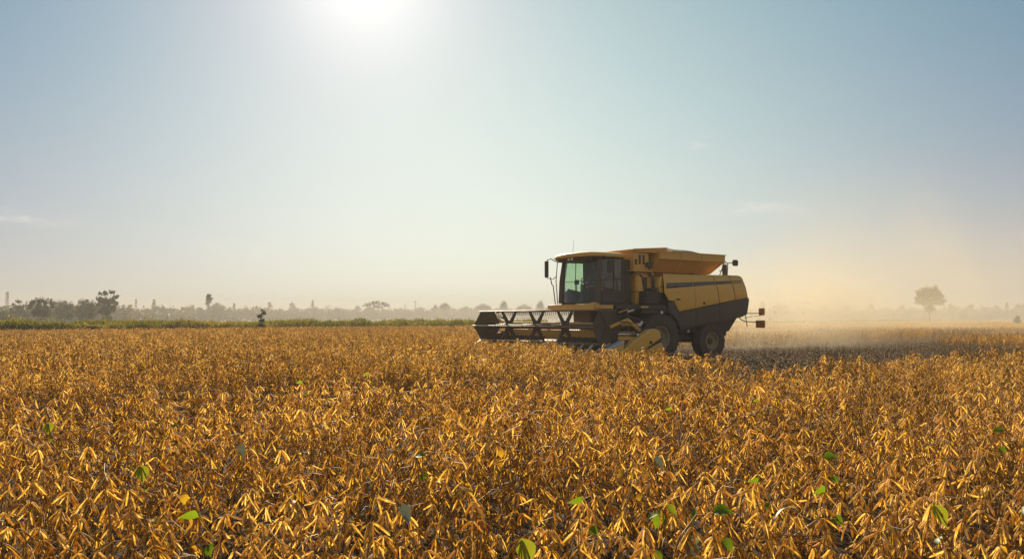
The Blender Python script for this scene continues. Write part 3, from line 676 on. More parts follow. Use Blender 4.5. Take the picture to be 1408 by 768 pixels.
# grain tank: flared yellow hopper with ribs, tall front wall, covered heap
GT = MB()
tv, bv_ = 1.50, 1.05
top_o = [(-.20, tv), (-3.54, tv), (-3.54, -tv), (-.20, -tv)]; zt, zm, zl = 3.90, 3.68, 3.20
bot_o = [(-.02, bv_), (-3.16, bv_), (-3.16, -bv_), (-.02, -bv_)]
def ring(pts_, z): return [(x, y, z) for x, y in pts_]
th = .04
A = ring(top_o, zt); B = ring(top_o, zm); C_ = ring(bot_o, zl)
Ai = [(x + (-th if x > -1 else th), y - math.copysign(th, y), z) for x, y, z in A]; Bi = [(x + (-th if x > -1 else th), y - math.copysign(th, y), z) for x, y, z in B]
Ci = [(x + (-th if x > -1 else th), y - math.copysign(th, y), z) for x, y, z in C_]
V = A + B + C_ + Ai + Bi + Ci; F = []
for k in range(4):
    n_ = (k + 1) % 4
    F += [(k, n_, 4 + n_, 4 + k), (4 + k, 4 + n_, 8 + n_, 8 + k), (12 + k, 12 + n_, n_, k), (12 + n_, 12 + k, 16 + k, 16 + n_), (16 + n_, 16 + k, 20 + k, 20 + n_), (20 + n_, 20 + k, 8 + k, 8 + n_)]
GT.add(V, F)
gt = GT.build('grain_tank', M['yellow_deep'], H)
for sg in (1, -1):
    for xr in (-.16, -1.29, -2.33, -3.50):     # ribs on the sloping side
        b = MB(); xb = -.04 if xr > -.5 else (-3.12 if xr < -3 else xr)
        y0, y1 = sg * (tv + .002), sg * (bv_ + .004)
        w_ = .035; o_ = sg * .035
        b.hexa([(xb + w_, y1, zl), (xb - w_, y1, zl), (xb - w_, y1 + o_, zl), (xb + w_, y1 + o_, zl), (xr + w_, y0, zm), (xr - w_, y0, zm), (xr - w_, y0 + o_ * .6, zm), (xr + w_, y0 + o_ * .6, zm)])
        b.build('rib', M['yellow'], gt, bevel=.006)
    b = MB(); b.box(-3.58, -.16, sg * tv - .03, sg * tv + .03, 3.902, 3.935); b.build('rim_rail', M['yellow'], gt, bevel=.008)
    b = MB(); b.box(-3.58, -.16, sg * tv - .018 + sg * .02, sg * tv + .018 + sg * .02, 3.655, 3.69); b.build('rim_rail', M['yellow'], gt, bevel=.006)
    for xr in (-1.24, -2.30):
        b = MB(); b.box(xr - .008, xr + .008, sg * (tv + .002) - .003, sg * (tv + .002) + .003, 3.70, 3.89); b.build('seam', M['black'], gt)
# heap under a dark net cover
hv, hf = [], []; nx_, ny_ = 26, 14
for i in range(nx_ + 1):
    for j in range(ny_ + 1):
        x = -.35 - 3.08 * i / nx_; y = -1.42 + 2.84 * j / ny_
        s_ = (1 - abs(2 * j / ny_ - 1) ** 2.0) ; t_ = i / nx_; e_ = min(1, t_ / .30) * min(1, (1 - t_) / .42)
        hv.append((x, y, 3.87 + .30 * (e_ ** .8) * s_ ** .6 + .02 * noise.noise(Vector((x * 3, y * 3, 0)))))
for i in range(nx_):
    for j in range(ny_): hf.append((i * (ny_ + 1) + j, (i + 1) * (ny_ + 1) + j, (i + 1) * (ny_ + 1) + j + 1, i * (ny_ + 1) + j + 1))
b = MB(); b.add(hv, hf); b.build('tank_cover', M['cover'], H, smooth=True)
b = MB(); b.box(-1.0, -.75, 1.15, 1.30, 3.95, 4.05); b.tube([(-.88, 1.22, 3.9), (-.88, 1.22, 4.1)], .02, 6); b.build('cover_catch', M['lens'], H, bevel=.01)
# tall front wall of the tank with recesses
b = MB(); b.box(.10, .80, -1.24, 1.24, 3.24, 3.86)
b.hexa([(.80, -1.26, 3.86), (.80, 1.26, 3.86), (-.62, 1.42, 3.86), (-.62, -1.42, 3.86), (.86, -1.3, 3.98), (.86, 1.3, 3.98), (-.62, 1.46, 4.08), (-.62, -1.46, 4.08)])
fw = b.build('tank_front_wall', M['yellow_deep'], H, bevel=.02)
for (x0, z0, z1) in ((.66, 3.42, 3.62), (.48, 3.45, 3.78), (.30, 3.45, 3.78)):
    q = MB(); q.box(x0, x0 + .10, 1.225, 1.252, z0, z1); q.build('vent_slot', M['dark'], fw, bevel=.006)
for (y0, y1, z0, z1) in ((.2, .38, 3.45, 3.75), (.55, .70, 3.45, 3.75), (.85, .98, 3.42, 3.62)):
    q = MB(); q.box(.785, .812, y0, y1, z0, z1); q.build('vent_slot', M['dark'], fw, bevel=.006)
b = MB(); b.box(-.05, .9, -1.3, 1.3, 3.19, 3.235); b.build('tank_ledge', M['yellow'], H, bevel=.01)
b = MB(); b.box(-.28, .62, -1.12, 1.12, 2.03, 3.18); nw = b.build('neck_panel', M['yellow_deep'], H, bevel=.03)
for k in range(3):
    q = MB(); q.box(-.20 + k * .28, -.02 + k * .28, 1.10, 1.135, 2.2, 3.0); q.build('neck_rib', M['yellow'] if k != 1 else M['dark'], nw, bevel=.01)
b = MB(); b.box(-.30, .5, 1.13, 1.46, 2.02, 2.50); b.box(-.28, .12, 1.13, 1.42, 2.50, 2.62); b.build('air_filter_box', M['black'], H, bevel=.05)
b = MB(); b.tube([(-.1, 1.25, 2.6), (-.1, 1.25, 3.0), (.05, 1.2, 3.15)], .055, 10); b.build('exhaust', M['dark'], H, smooth=True)
b = MB(); b.box(.0, .28, 1.24, 1.38, 3.34, 3.52); b.build('work_lamp', M['black'], H, bevel=.03)

# cab
CF, CB, CW = 2.25, 1.18, 1.06
b = MB(); b.box(CB - .45, CF + .02, -CW, CW, 1.98, 2.10); b.box(CB - .4, CB - .02, -CW + .04, CW - .04, 2.1, 3.60); b.build('cab_floor', M['black'], H, bevel=.02)
def post(pts_, r=.045): q = MB(); q.tube(pts_, r, 4); return q.build('cab_post', M['dark'], H)
for sg in (1, -1):
    post([(CF + .02, sg * (CW - .03), 2.08), (CF - .02, sg * (CW - .01), 2.9), (CF - .10, sg * (CW - .07), 3.62)], [.15, .13, .12])
    post([(CB, sg * CW, 2.08), (CB + .03, sg * (CW - .02), 3.62)], .075)
    q = MB(); q.prism([(CB + .08, 2.10), (CF - .12, 2.10), (CF - .12, 2.46), (CF - .30, 2.62), (CB + .08, 2.50)], sg * (CW - .01), sg * (CW + .02)); q.build('door_lower_panel', M['dark'], H, bevel=.01)
    g_ = MB(); g_.prism([(CB + .07, 2.50), (CF - .30, 2.62), (CF - .10, 2.46), (CF - .16, 3.60), (CB + .08, 3.60)], sg * (CW + .004), sg * (CW + .012)); g_.build('door_glass', M['glass_grey' if sg > 0 else 'glass'], H)
    q = MB(); q.tube([(CB + .42, sg * (CW + .025), 2.5), (CB + .40, sg * (CW + .025), 3.6)], .016, 6); q.tube([(CB + .1, sg * (CW + .03), 2.92), (CF - .15, sg * (CW + .03), 2.86)], .012, 6); q.build('door_bar', M['black'], H)
# curved windscreen
wv, wf = [], []; nu, nz = 16, 6
for i in range(nu + 1):
    s_ = -1 + 2 * i / nu
    for k in range(nz + 1):
        t_ = k / nz; wv.append((CF + .04 - .10 * t_ + .24 * (1 - s_ * s_) * (1 - .25 * t_), s_ * (CW - .02), 2.10 + 1.5 * t_))
for i in range(nu):
    for k in range(nz): wf.append((i * (nz + 1) + k, (i + 1) * (nz + 1) + k, (i + 1) * (nz + 1) + k + 1, i * (nz + 1) + k + 1))
b = MB(); b.add(wv, wf); b.build('windscreen', M['glass'], H, smooth=True)
# yellow roof with a charcoal visor and lamps
def roofring(z, f, k=0.0):
    pr = [(CB - .12, -1.10), (CB - .16, -.6), (CB - .16, .6), (CB - .12, 1.10), (CB + .5, 1.17), (CF - .1, 1.19), (CF + .32, 1.10), (CF + .50, .65), (CF + .56, 0), (CF + .50, -.65), (CF + .32, -1.10), (CF - .1, -1.19), (CB + .5, -1.17)]
    cx_ = (CB + CF) / 2 + .15
    return [(cx_ + (x - cx_) * f, y * f, z + k * (x - cx_)) for x, y in pr]
b = MB(); R0, R1, R2, R3 = roofring(3.665, .985), roofring(3.73, 1.0), roofring(3.80, .96), roofring(3.845, .80)
V = R0 + R1 + R2 + R3; n_ = 13; F = [tuple(range(n_))[::-1], tuple(range(3 * n_, 4 * n_))]
for L_ in range(3):
    for k in range(n_): F.append((L_ * n_ + k, L_ * n_ + (k + 1) % n_, (L_ + 1) * n_ + (k + 1) % n_, (L_ + 1) * n_ + k))
b.add(V, F); rf = b.build('cab_roof', M['yellow'], H, bevel=.02, autosm=True)
b = MB(); R0, R1 = roofring(3.56, .90), roofring(3.66, .955); V = R0 + R1; b.add(V, [tuple(range(n_))[::-1], tuple(range(n_, 2 * n_))] + [(k, (k + 1) % n_, n_ + (k + 1) % n_, n_ + k) for k in range(n_)])
vis = b.build('roof_visor', M['black'], H, bevel=.01)
for y in (-.98, -.82, .02, .20, .95):
    q = MB(); x_ = CF + .47 - .38 * (abs(y) / 1.1) ** 3; q.lathe([(0, .01), (0, .055), (.03, .05), (.03, .01)], (0, 0, 0), 12, 'y')
    q.v = [(x_ + yy * 1.2, y + xx, 3.605 + zz) for xx, yy, zz in q.v]; q.build('roof_lamp', M['lens'], vis)
b = MB(); b.lathe([(0, .01), (0, .05), (.08, .05), (.10, .03), (.10, .01)], (1.35, .1, 3.84), 12, 'z'); b.build('beacon', M['amber'], H)
b = MB(); b.tube([(2.55, 0, 3.8), (2.50, 0, 4.3)], [.007, .004], 5); b.build('antenna', M['black'], H)
# interior
b = MB(); b.box(1.25, 1.72, -.30, .30, 2.42, 2.58); b.box(1.18, 1.32, -.28, .28, 2.55, 3.20); b.box(1.30, 1.50, -.18, .18, 2.10, 2.42); b.build('driver_seat', M['seat'], H, bevel=.05)
b = MB(); b.box(1.3, 1.75, -.62, -.36, 2.35, 2.78); b.build('arm_console', M['black'], H, bevel=.04)
b = MB(); b.tube([(2.18, .02, 2.1), (2.06, .02, 2.72)], .05, 8)
sw = []
for k in range(17): t_ = 2 * PI * k / 16; sw.append((2.02 + .08 * math.sin(t_), .02 + .20 * math.cos(t_), 2.80 + .17 * math.sin(t_)))
b.tube(sw, .017, 6, False); b.tube([sw[0], sw[8]], .012, 5); b.tube([sw[4], (2.05, .02, 2.72)], .012, 5); b.build('steering_wheel', M['black'], H)
b = MB(); b.box(2.05, 2.09, -.52, -.28, 2.75, 2.92); b.tube([(2.07, -.4, 2.1), (2.07, -.4, 2.8)], .018, 6); b.build('monitor', M['black'], H, bevel=.01)
# platform, yellow front bar, steps and handrails
b = MB(); b.box(-.20, 2.10, 1.07, 1.80, 1.86, 2.0); b.box(-.2, .9, 1.1, 1.74, 1.70, 1.86); b.build('platform', M['black'], H, bevel=.015)
b = MB(); b.prismx([(-1.65, 1.88), (-1.65, 2.02), (-1.1, 2.03), (.7, 2.04), (1.06, 2.10), (1.06, 1.80), (-1.1, 1.80)], 2.20, 2.46); fb = b.build('front_bar', M['yellow'], H, bevel=.012)
b = MB(); b.box(2.18, 2.44, 1.07, 1.75, 1.86, 1.99); b.build('front_bar', M['yellow'], H, bevel=.012)
q = MB(); q.box(2.436, 2.446, 1.22, 1.58, 1.88, 1.955); q.build('front_bar_plate', M['yellow_deep'], H, bevel=.004)
q = MB(); q.box(.66, 1.00, 1.80, 1.812, 1.90, 1.96); q.build('step_plate', M['yellow'], H, bevel=.004)
q = MB(); q.box(-.02, .08, 1.80, 1.812, 1.70, 1.80); q.build('step_plate', M['lens'], H, bevel=.004)
b = MB(); b.box(1.2, 2.15, -.5, .5, 1.40, 1.98); b.box(.3, 1.3, -.8, .8, 1.30, 1.98); b.build('cab_support', M['black'], H, bevel=.02)
def rail(pts_, r=.020): q = MB(); q.tube(pts_, r, 8); return q.build('handrail', M['black'], H, smooth=True)
rail([(1.46, 1.76, 1.98), (1.46, 1.76, 2.75), (1.40, 1.76, 2.93), (1.24, 1.76, 3.05), (1.02, 1.76, 3.05), (.90, 1.76, 2.93), (.70, 1.76, 2.0)])
rail([(1.46, 1.76, 2.46), (.84, 1.76, 2.46)], .014)
rail([(.98, 1.76, 3.05), (.80, 1.70, 2.98), (.62, 1.6, 2.7), (.45, 1.5, 2.3)], .016)
rail([(.12, 1.76, 2.0), (.12, 1.76, 2.6), (-.05, 1.74, 2.66)], .016)
rail([(2.42, -1.08, 2.05), (2.46, -1.12, 2.9), (2.44, -1.06, 3.60)], .016)
rail([(2.42, -1.22, 2.05), (2.50, -1.24, 2.72), (2.48, -1.36, 2.78), (2.5, -1.42, 3.05)], .018)
rail([(2.45, -1.12, 3.60), (2.5, -1.38, 3.72), (2.52, -1.62, 3.68)], .018)
rail([(2.52, -1.62, 3.02), (2.5, -1.25, 2.97), (2.46, -1.12, 3.05)], .014)
def mirror(x, y, z, h_, w_): q = MB(); q.box(x - .035, x + .035, y - w_ / 2, y + w_ / 2, z - h_ / 2, z + h_ / 2); return q.build('mirror', M['black'], H, bevel=.03)
mirror(2.52, -1.63, 3.35, .62, .20)
mirror(2.22, 1.62, 3.28, .42, .26); rail([(2.2, 1.05, 3.62), (2.24, 1.35, 3.66), (2.24, 1.62, 3.50)], .014)
# ladder to the ground in front of the wheel
b = MB()
for y in (1.30, 1.72): b.box(1.50, 1.56, y - .02, y + .02, .75, 1.9)
for z in (.80, 1.10, 1.40, 1.70): b.box(1.44, 1.60, 1.32, 1.70, z, z + .03)
b.build('ladder', M['black'], H)

# rear fittings
b = MB()
for p in ([(-3.72, 1.2, 3.15), (-3.80, 1.2, 3.66)], [(-3.98, 1.2, 3.15), (-4.02, 1.2, 3.66)], [(-3.5, 1.2, 3.62), (-4.30, 1.22, 3.68)], [(-3.55, 1.2, 3.35), (-4.0, 1.2, 3.38)], [(-3.55, 1.2, 3.15), (-3.8, 1.2, 3.62)], [(-4.0, 1.2, 3.17), (-3.8, 1.2, 3.60)], [(-3.3, -1.1, 3.15), (-3.9, -1.1, 3.62), (-3.9, -1.1, 3.15)], [(-3.8, 1.2, 3.63), (-3.9, -1.1, 3.62)]):
    b.tube(p, .018, 6)
b.build('deck_guard', M['dark'], H)
b = MB(); b.box(-3.92, -3.80, 1.1, 1.26, 3.16, 3.60); b.build('rear_post', M['dark'], H, bevel=.02)
b = MB(); b.box(-4.52, -4.28, 1.16, 1.30, 3.56, 3.80); b.build('rear_lamp', M['black'], H, bevel=.05)
b = MB(); b.box(-5.60, -5.54, 1.36, 1.64, 1.66, 1.94); bl = b.build('marker_plate', M['amber'], H, bevel=.05)
b = MB(); b.box(-5.50, -5.43, 1.30, 1.74, 1.17, 1.47); b.build('marker_plate', M['amber'], H, bevel=.06)
b = MB(); b.tube([(-4.60, 1.34, 1.74), (-5.1, 1.42, 1.73), (-5.57, 1.5, 1.74)], .018, 6); b.tube([(-4.75, 1.34, 1.56), (-5.57, 1.5, 1.66)], .009, 5)
b.tube([(-4.40, 1.3, 1.66), (-4.55, 1.34, 1.50), (-4.75, 1.38, 1.42), (-5.46, 1.5, 1.38)], .020, 6); b.tube([(-4.80, 1.35, 1.70), (-4.86, 1.38, 1.22)], .018, 6)
b.build('marker_bracket', M['dark'], H)

# front header
HW = 3.68
b = MB()
b.box(2.78, 2.86, -HW, HW, .30, 1.10)            # back sheet
b.box(2.72, 2.90, -HW, HW, 1.30, 1.40)           # top beam
b.box(2.74, 2.84, -HW, HW, 1.08, 1.13)
b.prism([(2.86, .30), (2.86, .24), (4.45, .12), (4.62, .16), (4.45, .17)], -HW, HW)   # floor
for y in (-3.6, -2.4, -1.2, 0, 1.2, 2.4, 3.6): b.box(2.73, 2.80, y - .04, y + .04, 1.12, 1.31)
b.build('header_frame', M['yellow_deep'], H, bevel=.008)
b = MB(); b.tube([(3.42, -HW + .05, .62), (3.42, HW - .05, .62)], .20, 16)
for sgn in (1, -1):
    prev = None
    for k in range(150):
        t_ = k / 149; y = sgn * (.5 + t_ * (HW - .6)); a = sgn * k * .42
        p0 = (3.42 + .20 * math.cos(a), y, .62 + .20 * math.sin(a)); p1 = (3.42 + .31 * math.cos(a), y, .62 + .31 * math.sin(a))
        if prev: b.add([prev[0], prev[1], p1, p0], [(0, 1, 2, 3)])
        prev = (p0, p1)
b.build('feed_auger', M['dark'], H)
b = MB(); b.hexa([(.9, -.6, .9), (.9, .6, .9), (2.8, .7, .3), (2.8, -.7, .3), (.9, -.6, 1.5), (.9, .6, 1.5), (2.8, .7, 1.0), (2.8, -.7, 1.0)]); b.build('feeder_house', M['yellow_deep'], H, bevel=.03)
b = MB(); b.box(4.58, 4.66, -HW, HW, .13, .17)
for k in range(96): y = -HW + .04 + k * (2 * HW - .08) / 95; b.hexa([(4.66, y - .012, .13), (4.66, y + .012, .13), (4.78, y + .004, .14), (4.78, y - .004, .14), (4.66, y - .012, .17), (4.66, y + .012, .17), (4.78, y + .004, .15), (4.78, y - .004, .15)])
b.build('cutter_bar', M['steel'], H)
for y in (3.45, 3.0, 2.5, 1.9, 1.2, .4, -.5, -1.5, -2.6):
    b = MB(); b.tube([(5.05, y, .22), (4.80, y, .42), (4.45, y, .74)], [.012, .03, .035], 6); b.build('crop_lifter', M['bare'], H, smooth=True)
# reel
RC, RZ, RR = 3.93, 1.27, .60
RL = empty('reel', (RC, 0, RZ), 0, H)
def hx(k, r=RR): return (r * math.cos(R(60 * k)), r * math.sin(R(60 * k)))
b = MB(); b.tube([(0, -3.55, 0), (0, 3.55, 0)], .085, 14); b.build('reel_tube', M['dark'], RL, smooth=True)
for sg in (1, -1):
    b = MB(); b.prism([hx(k) for k in range(6)], sg * 3.50, sg * 3.515)
    for k in range(6):
        x, z = hx(k, .58); d = Vector((x, 0, z)).normalized(); n2 = Vector((-d.z, 0, d.x)) * .025
        y0, y1 = sg * 3.517, sg * 3.545
        P_ = [Vector((d.x * .08, 0, d.z * .08)) - n2, Vector((d.x * .08, 0, d.z * .08)) + n2, Vector((x, 0, z)) + n2 * .6, Vector((x, 0, z)) - n2 * .6]
        b.hexa([(p.x, y0, p.z) for p in P_] + [(p.x, y1, p.z) for p in P_])
    b.lathe([(sg * 3.51, .01), (sg * 3.51, .12), (sg * 3.57, .10), (sg * 3.57, .01)], (0, 0, 0), 16)
    b.build('end_plate', M['dark'], RL)
for y in (-2.0, -.25, 1.38):
    b = MB()
    for k in range(6):
        x, z = hx(k); d = Vector((x, 0, z)).normalized(); n2 = Vector((-d.z, 0, d.x))
        P_ = [d * .04 - n2 * .10, d * .04 + n2 * .10, d * RR + n2 * .028, d * RR - n2 * .028]; Q_ = d * .22
        pl = [d * .05 - n2 * .13, d * .20 - n2 * .065, d * RR - n2 * .035, d * RR + n2 * .035, d * .20 + n2 * .065, d * .05 + n2 * .13]
        b.prism([(p.x, p.z) for p in pl], y - .02 - k * .0031, y + .02 + k * .0031)
    b.build('spider', M['dark'], RL)
for k in range(6):
    x, z = hx(k)
    b = MB(); b.tube([(x, -3.6, z), (x, 3.6, z)], .024, 8)
    bt = b.build('bat', M['bat'], RL, smooth=True)
    b = MB()
    for q_ in range(60):
        y = -3.48 + q_ * 6.96 / 59
        b.tube([(x, y, z), (x - .02, y, z - .06), (x - .04, y, z - .15)], [.016, .010, .006], 4)
    b.build('tines', M['black'], bt)
# header ends: dividers, shields, reel arms
def side_poly(name, poly, y0, y1, m, bv=.015): q = MB(); q.prism(poly, y0, y1); return q.build(name, m, H, bevel=bv)
for sg in (1, -1):
    s0, s1 = (3.69, 3.73) if sg > 0 else (-3.73, -3.69)
    side_poly('end_sheet', [(2.70, .25), (4.6, .12), (4.75, .2), (3.9, .72), (3.0, 1.08), (2.70, 1.38)], s0, s1, M['dark'])
    # pointed crop divider: steel top edge over a yellow wedge
    b = MB(); yc = sg * 3.82
    b.hexa([(3.66, yc - .20, .20), (3.66, yc + .20, .20), (4.98, yc + .02, .22), (4.98, yc - .02, .22), (3.66, yc - .17, .80), (3.66, yc + .17, .80), (4.95, yc + .02, .27), (4.95, yc - .02, .27)])
    dv = b.build('crop_divider', M['yellow'], H, bevel=.02)
    b = MB(); b.hexa([(3.63, yc - .18, .815), (3.63, yc + .18, .815), (5.06, yc + .02, .285), (5.06, yc - .02, .285), (3.63, yc - .12, .88), (3.63, yc + .12, .88), (5.02, yc + .012, .31), (5.02, yc - .012, .31)])
    b.build('divider_nose', M['bare'], dv, bevel=.008)
    b = MB(); b.tube([(yc and 3.9, yc - sg * .2, .78), (4.75, yc - sg * .12, .46)], .02, 6); b.build('divider_rod', M['bare'], dv)
    # rounded yellow end shields
    b = MB(); y0 = sg * 3.74; y1 = sg * 4.02
    b.prism([(3.60, .44), (3.66, .58), (3.30, .86), (2.62, 1.20), (2.40, 1.22), (2.22, 1.16), (2.14, .92), (2.95, .52), (3.30, .38)], y0, y1); b.build('end_shield', M['yellow'], H, bevel=.05)
    b = MB(); b.prism([(3.02, .47), (2.12, .80), (2.0, .56), (2.3, .36), (3.05, .32)], y0, sg * 3.99); b.build('end_shield', M['yellow'], H, bevel=.04)
    b = MB(); b.prism([(3.10, .52), (2.13, .87), (2.11, .80), (3.02, .46)], y0, sg * 3.9); b.build('shield_gap', M['black'], H)
    q = MB(); q.lathe([(0, .01), (0, .05), (sg * .02, .05), (sg * .02, .01)], (2.62, sg * 4.018, .80), 12); q.build('shield_latch', M['black'], H)
    # reel arm and hydraulics
    b = MB(); b.tube([(3.93, sg * 3.66, 1.27), (3.60, sg * 3.70, 1.40), (3.30, sg * 3.74, 1.50)], .055, 8); b.tube([(3.30, sg * 3.74, 1.50), (2.85, sg * 3.76, 1.16)], .06, 8); b.build('reel_arm', M['yellow'], H, smooth=True)
    b = MB(); b.tube([(3.85, sg * 3.70, 1.52), (3.30, sg * 3.72, 1.66), (3.05, sg * 3.72, 1.55)], .016, 6); b.tube([(3.3, sg * 3.8, 1.60), (2.9, sg * 3.82, 1.50), (2.7, sg * 3.7, 1.25), (2.3, sg * 3.2, 1.3)], .022, 6)
    b.tube([(3.7, sg * 3.8, 1.45), (3.2, sg * 3.84, 1.40), (2.6, sg * 3.82, 1.42), (2.4, sg * 3.4, 1.2)], .014, 6); b.build('hydraulic_hose', M['black'], H, smooth=True)
    b = MB(); b.tube([(3.72, sg * 3.78, 1.06), (2.98, sg * 3.78, 1.04)], .035, 8); b.tube([(2.98, sg * 3.78, 1.03), (2.80, sg * 3.78, 1.02)], .06, 8); b.build('lift_ram', M['chrome'], H, smooth=True)
    b = MB(); b.box(3.0, 3.7, sg * 3.76 - .03, sg * 3.76 + .03, .88, .98); b.build('ram_bracket', M['yellow_deep'], H, bevel=.01)
    b = MB()
    for k in range(5): b.lathe([(0, .01), (0, .045), (sg * .04, .04), (sg * .04, .01)], (2.92 - .03 * k, sg * (3.80), 1.34 + .02 * k - .01 * (k % 2) * 3), 8)
    b.tube([(3.4, sg * 3.85, 1.74), (3.15, sg * 3.85, 1.80)], .03, 6); b.build('coupling', M['lens'], H, bevel=.006)
    b = MB(); b.tube([(3.55, sg * 3.62, 1.72), (3.2, sg * 3.66, 1.82)], .03, 6); b.build('sight_marker', M['amber'], H)

# seated operator
pn = bpy.data.meshes.new('person')
pv = [(1.52, 0, 2.66), (1.48, 0, 2.88), (1.46, 0, 3.06), (1.50, 0, 3.20), (1.53, 0, 3.31), (1.54, 0, 3.42),
      (1.62, .12, 2.63), (1.98, .15, 2.62), (2.02, .15, 2.22), (2.12, .15, 2.16),
      (1.62, -.12, 2.63), (1.98, -.15, 2.62), (2.02, -.15, 2.22), (2.12, -.15, 2.16),
      (1.48, .20, 3.10), (1.60, .27, 2.84), (1.86, .20, 2.88), (1.95, .17, 2.90),
      (1.48, -.20, 3.10), (1.60, -.27, 2.84), (1.82, -.30, 2.86), (1.90, -.30, 2.87)]
pe = [(0, 1), (1, 2), (2, 3), (3, 4), (4, 5), (0, 6), (6, 7), (7, 8), (8, 9), (0, 10), (10, 11), (11, 12), (12, 13), (2, 14), (14, 15), (15, 16), (16, 17), (2, 18), (18, 19), (19, 20), (20, 21)]
pr_ = [.15, .14, .15, .055, .09, .08, .09, .065, .05, .04, .09, .065, .05, .04, .065, .045, .035, .035, .065, .045, .035, .035]
pn.from_pydata(pv, pe, []); po_ = bpy.data.objects.new('person', pn); col.objects.link(po_); pn.materials.append(M['cloth'])
po_.location = (OX, OY, 0); po_.rotation_euler = (0, 0, R(180) + PSI)
sm = po_.modifiers.new('skin', 'SKIN'); 
for i, r_ in enumerate(pr_): pn.skin_vertices[0].data[i].radius = (r_, r_)
pn.skin_vertices[0].data[0].use_root = True
po_.modifiers.new('sub', 'SUBSURF').levels = 2; po_.modifiers['sub'].render_levels = 2
tag(po_, 'seated operator in dark clothes inside the combine cab, hands at the steering wheel', 'person')
hd = MB()
for i in range(1): hd.lathe([(-.12, .012), (-.11, .05), (-.06, .075), (0, .085), (.06, .08), (.10, .05), (.115, .012)], (0, 0, 0), 16, 'z')
hd.v = [(1.55 + x * 1.1 + (.02 if x > .05 and abs(z) < .03 and abs(y) < .03 else 0), y * .92, 3.40 + z) for x, y, z in hd.v]
hd.build('face', M['skin'], po_, smooth=True)
hd = MB(); hd.lathe([(.0, .089), (.05, .092), (.09, .075), (.125, .02), (.125, .005), (.0, .005)], (1.54, 0, 3.40), 16, 'z'); hd.hexa([(1.60, -.07, 3.42), (1.60, .07, 3.42), (1.72, .06, 3.41), (1.72, -.06, 3.41), (1.60, -.07, 3.435), (1.60, .07, 3.435), (1.72, .06, 3.42), (1.72, -.06, 3.42)])
hd.build('cap', M['cloth'], po_, smooth=True)


# ------------------------------------------------------------------ trees, bushes, masts beyond the field
def crown_mesh(name, blobs, nleaf, size, seed, m, gap=.0):
    """leaf clumps spread through several lobes; blobs: (x, y, z, rx, ry, rz)"""
    rr = random.Random(seed); V, Fc = [], []
    tot = sum((b[3] * b[5]) for b in blobs)
    for b in blobs:
        n = int(1.35 * nleaf * b[3] * b[5] / tot)
        # each lobe is made of smaller tufts so that its outline is uneven and lets light through
        tufts = []
        for q in range(max(16, int(22 + 5 * b[3]))):
            th, ph = rr.uniform(0, 2 * PI), math.acos(rr.uniform(-.75, 1)); k = rr.uniform(.30, .98)
            tufts.append((b[0] + b[3] * k * math.sin(ph) * math.cos(th), b[1] + b[4] * k * math.sin(ph) * math.sin(th), b[2] + b[5] * k * math.cos(ph), rr.uniform(.22, .42) * min(b[3], b[5] * 1.4)))
        for q in range(n):
            t = rr.choice(tufts); d = Vector((rr.gauss(0, 1), rr.gauss(0, 1), rr.gauss(0, .8))); d.normalize(); d *= t[3] * rr.random() ** .45
            c = Vector(t[:3]) + d
            a = Vector((rr.gauss(0, 1), rr.gauss(0, 1), rr.gauss(0, 1))).normalized(); bb = a.orthogonal().normalized(); cc = a.cross(bb); s_ = size * rr.uniform(.6, 1.3)
            i = len(V)
            V += [tuple(c + bb * s_), tuple(c + cc * s_ * .7), tuple(c - bb * s_), tuple(c - cc * s_ * .7)]; Fc.append((i, i + 1, i + 2, i + 3))
    me = bpy.data.meshes.new(name); me.from_pydata(V, [], Fc); me.materials.append(m); return me
def trunk_mesh(h_, r0, limbs, seed):
    rr = random.Random(seed); b = MB()
    b.tube([(0, 0, 0), (rr.uniform(-.03, .03) * h_, 0, h_ * .5), (rr.uniform(-.04, .04) * h_, 0, h_)], [r0, r0 * .7, r0 * .35], 7)
    for k in range(limbs):
        z = h_ * rr.uniform(.4, .8); a = 2 * PI * k / limbs + rr.uniform(-.4, .4); L = h_ * rr.uniform(.35, .6)
        b.tube([(0, 0, z), (L * .5 * math.cos(a), L * .5 * math.sin(a), z + L * .45), (L * math.cos(a), L * math.sin(a), z + L * .8)], [r0 * .5, r0 * .35, r0 * .12], 5)
    me = bpy.data.meshes.new('trunk'); me.from_pydata(b.v, [], b.f); me.materials.append(M['bark']); return me
# unit trees: total height 1, crown half width in units of height
KIND = {}
def mk(kind, hw, blobs, nleaf, size, trunk_h, limbs, seed, m='foliage'):
    KIND[kind] = (crown_mesh('crown_' + kind, blobs, nleaf, size, seed, M[m]), trunk_mesh(trunk_h, .022, limbs, seed), hw)
def dome(seed, n, w, z0, z1, rr_=.3):
    rr = random.Random(seed); out = []
    for k in range(n):
        t = (k + .5) / n * 2 - 1; x = t * (w - rr_ * .7); zc = z0 + (z1 - z0 - rr_ * .8) * math.sqrt(max(0, 1 - t * t)) * rr.uniform(.75, 1)
        out.append((x, rr.uniform(-.6, .6) * w * .6, zc, rr_ * rr.uniform(.75, 1.1), rr_, rr_ * rr.uniform(.6, .85)))
    return out
mk('dome', .62, dome(1, 7, .62, .35, 1.0, .27) + dome(2, 4, .45, .2, .7, .3), 5200, .020, .5, 5, 1)
mk('low', .95, dome(3, 9, .95, .35, 1.0, .34) + dome(4, 6, .8, .2, .6, .34), 6000, .026, .4, 5, 2)
mk('spread', .75, dome(15, 6, .6, .35, .8, .28) + dome(5, 8, .72, .62, 1.0, .20) + dome(6, 5, .45, .3, .75, .22), 6500, .022, .6, 7, 3)
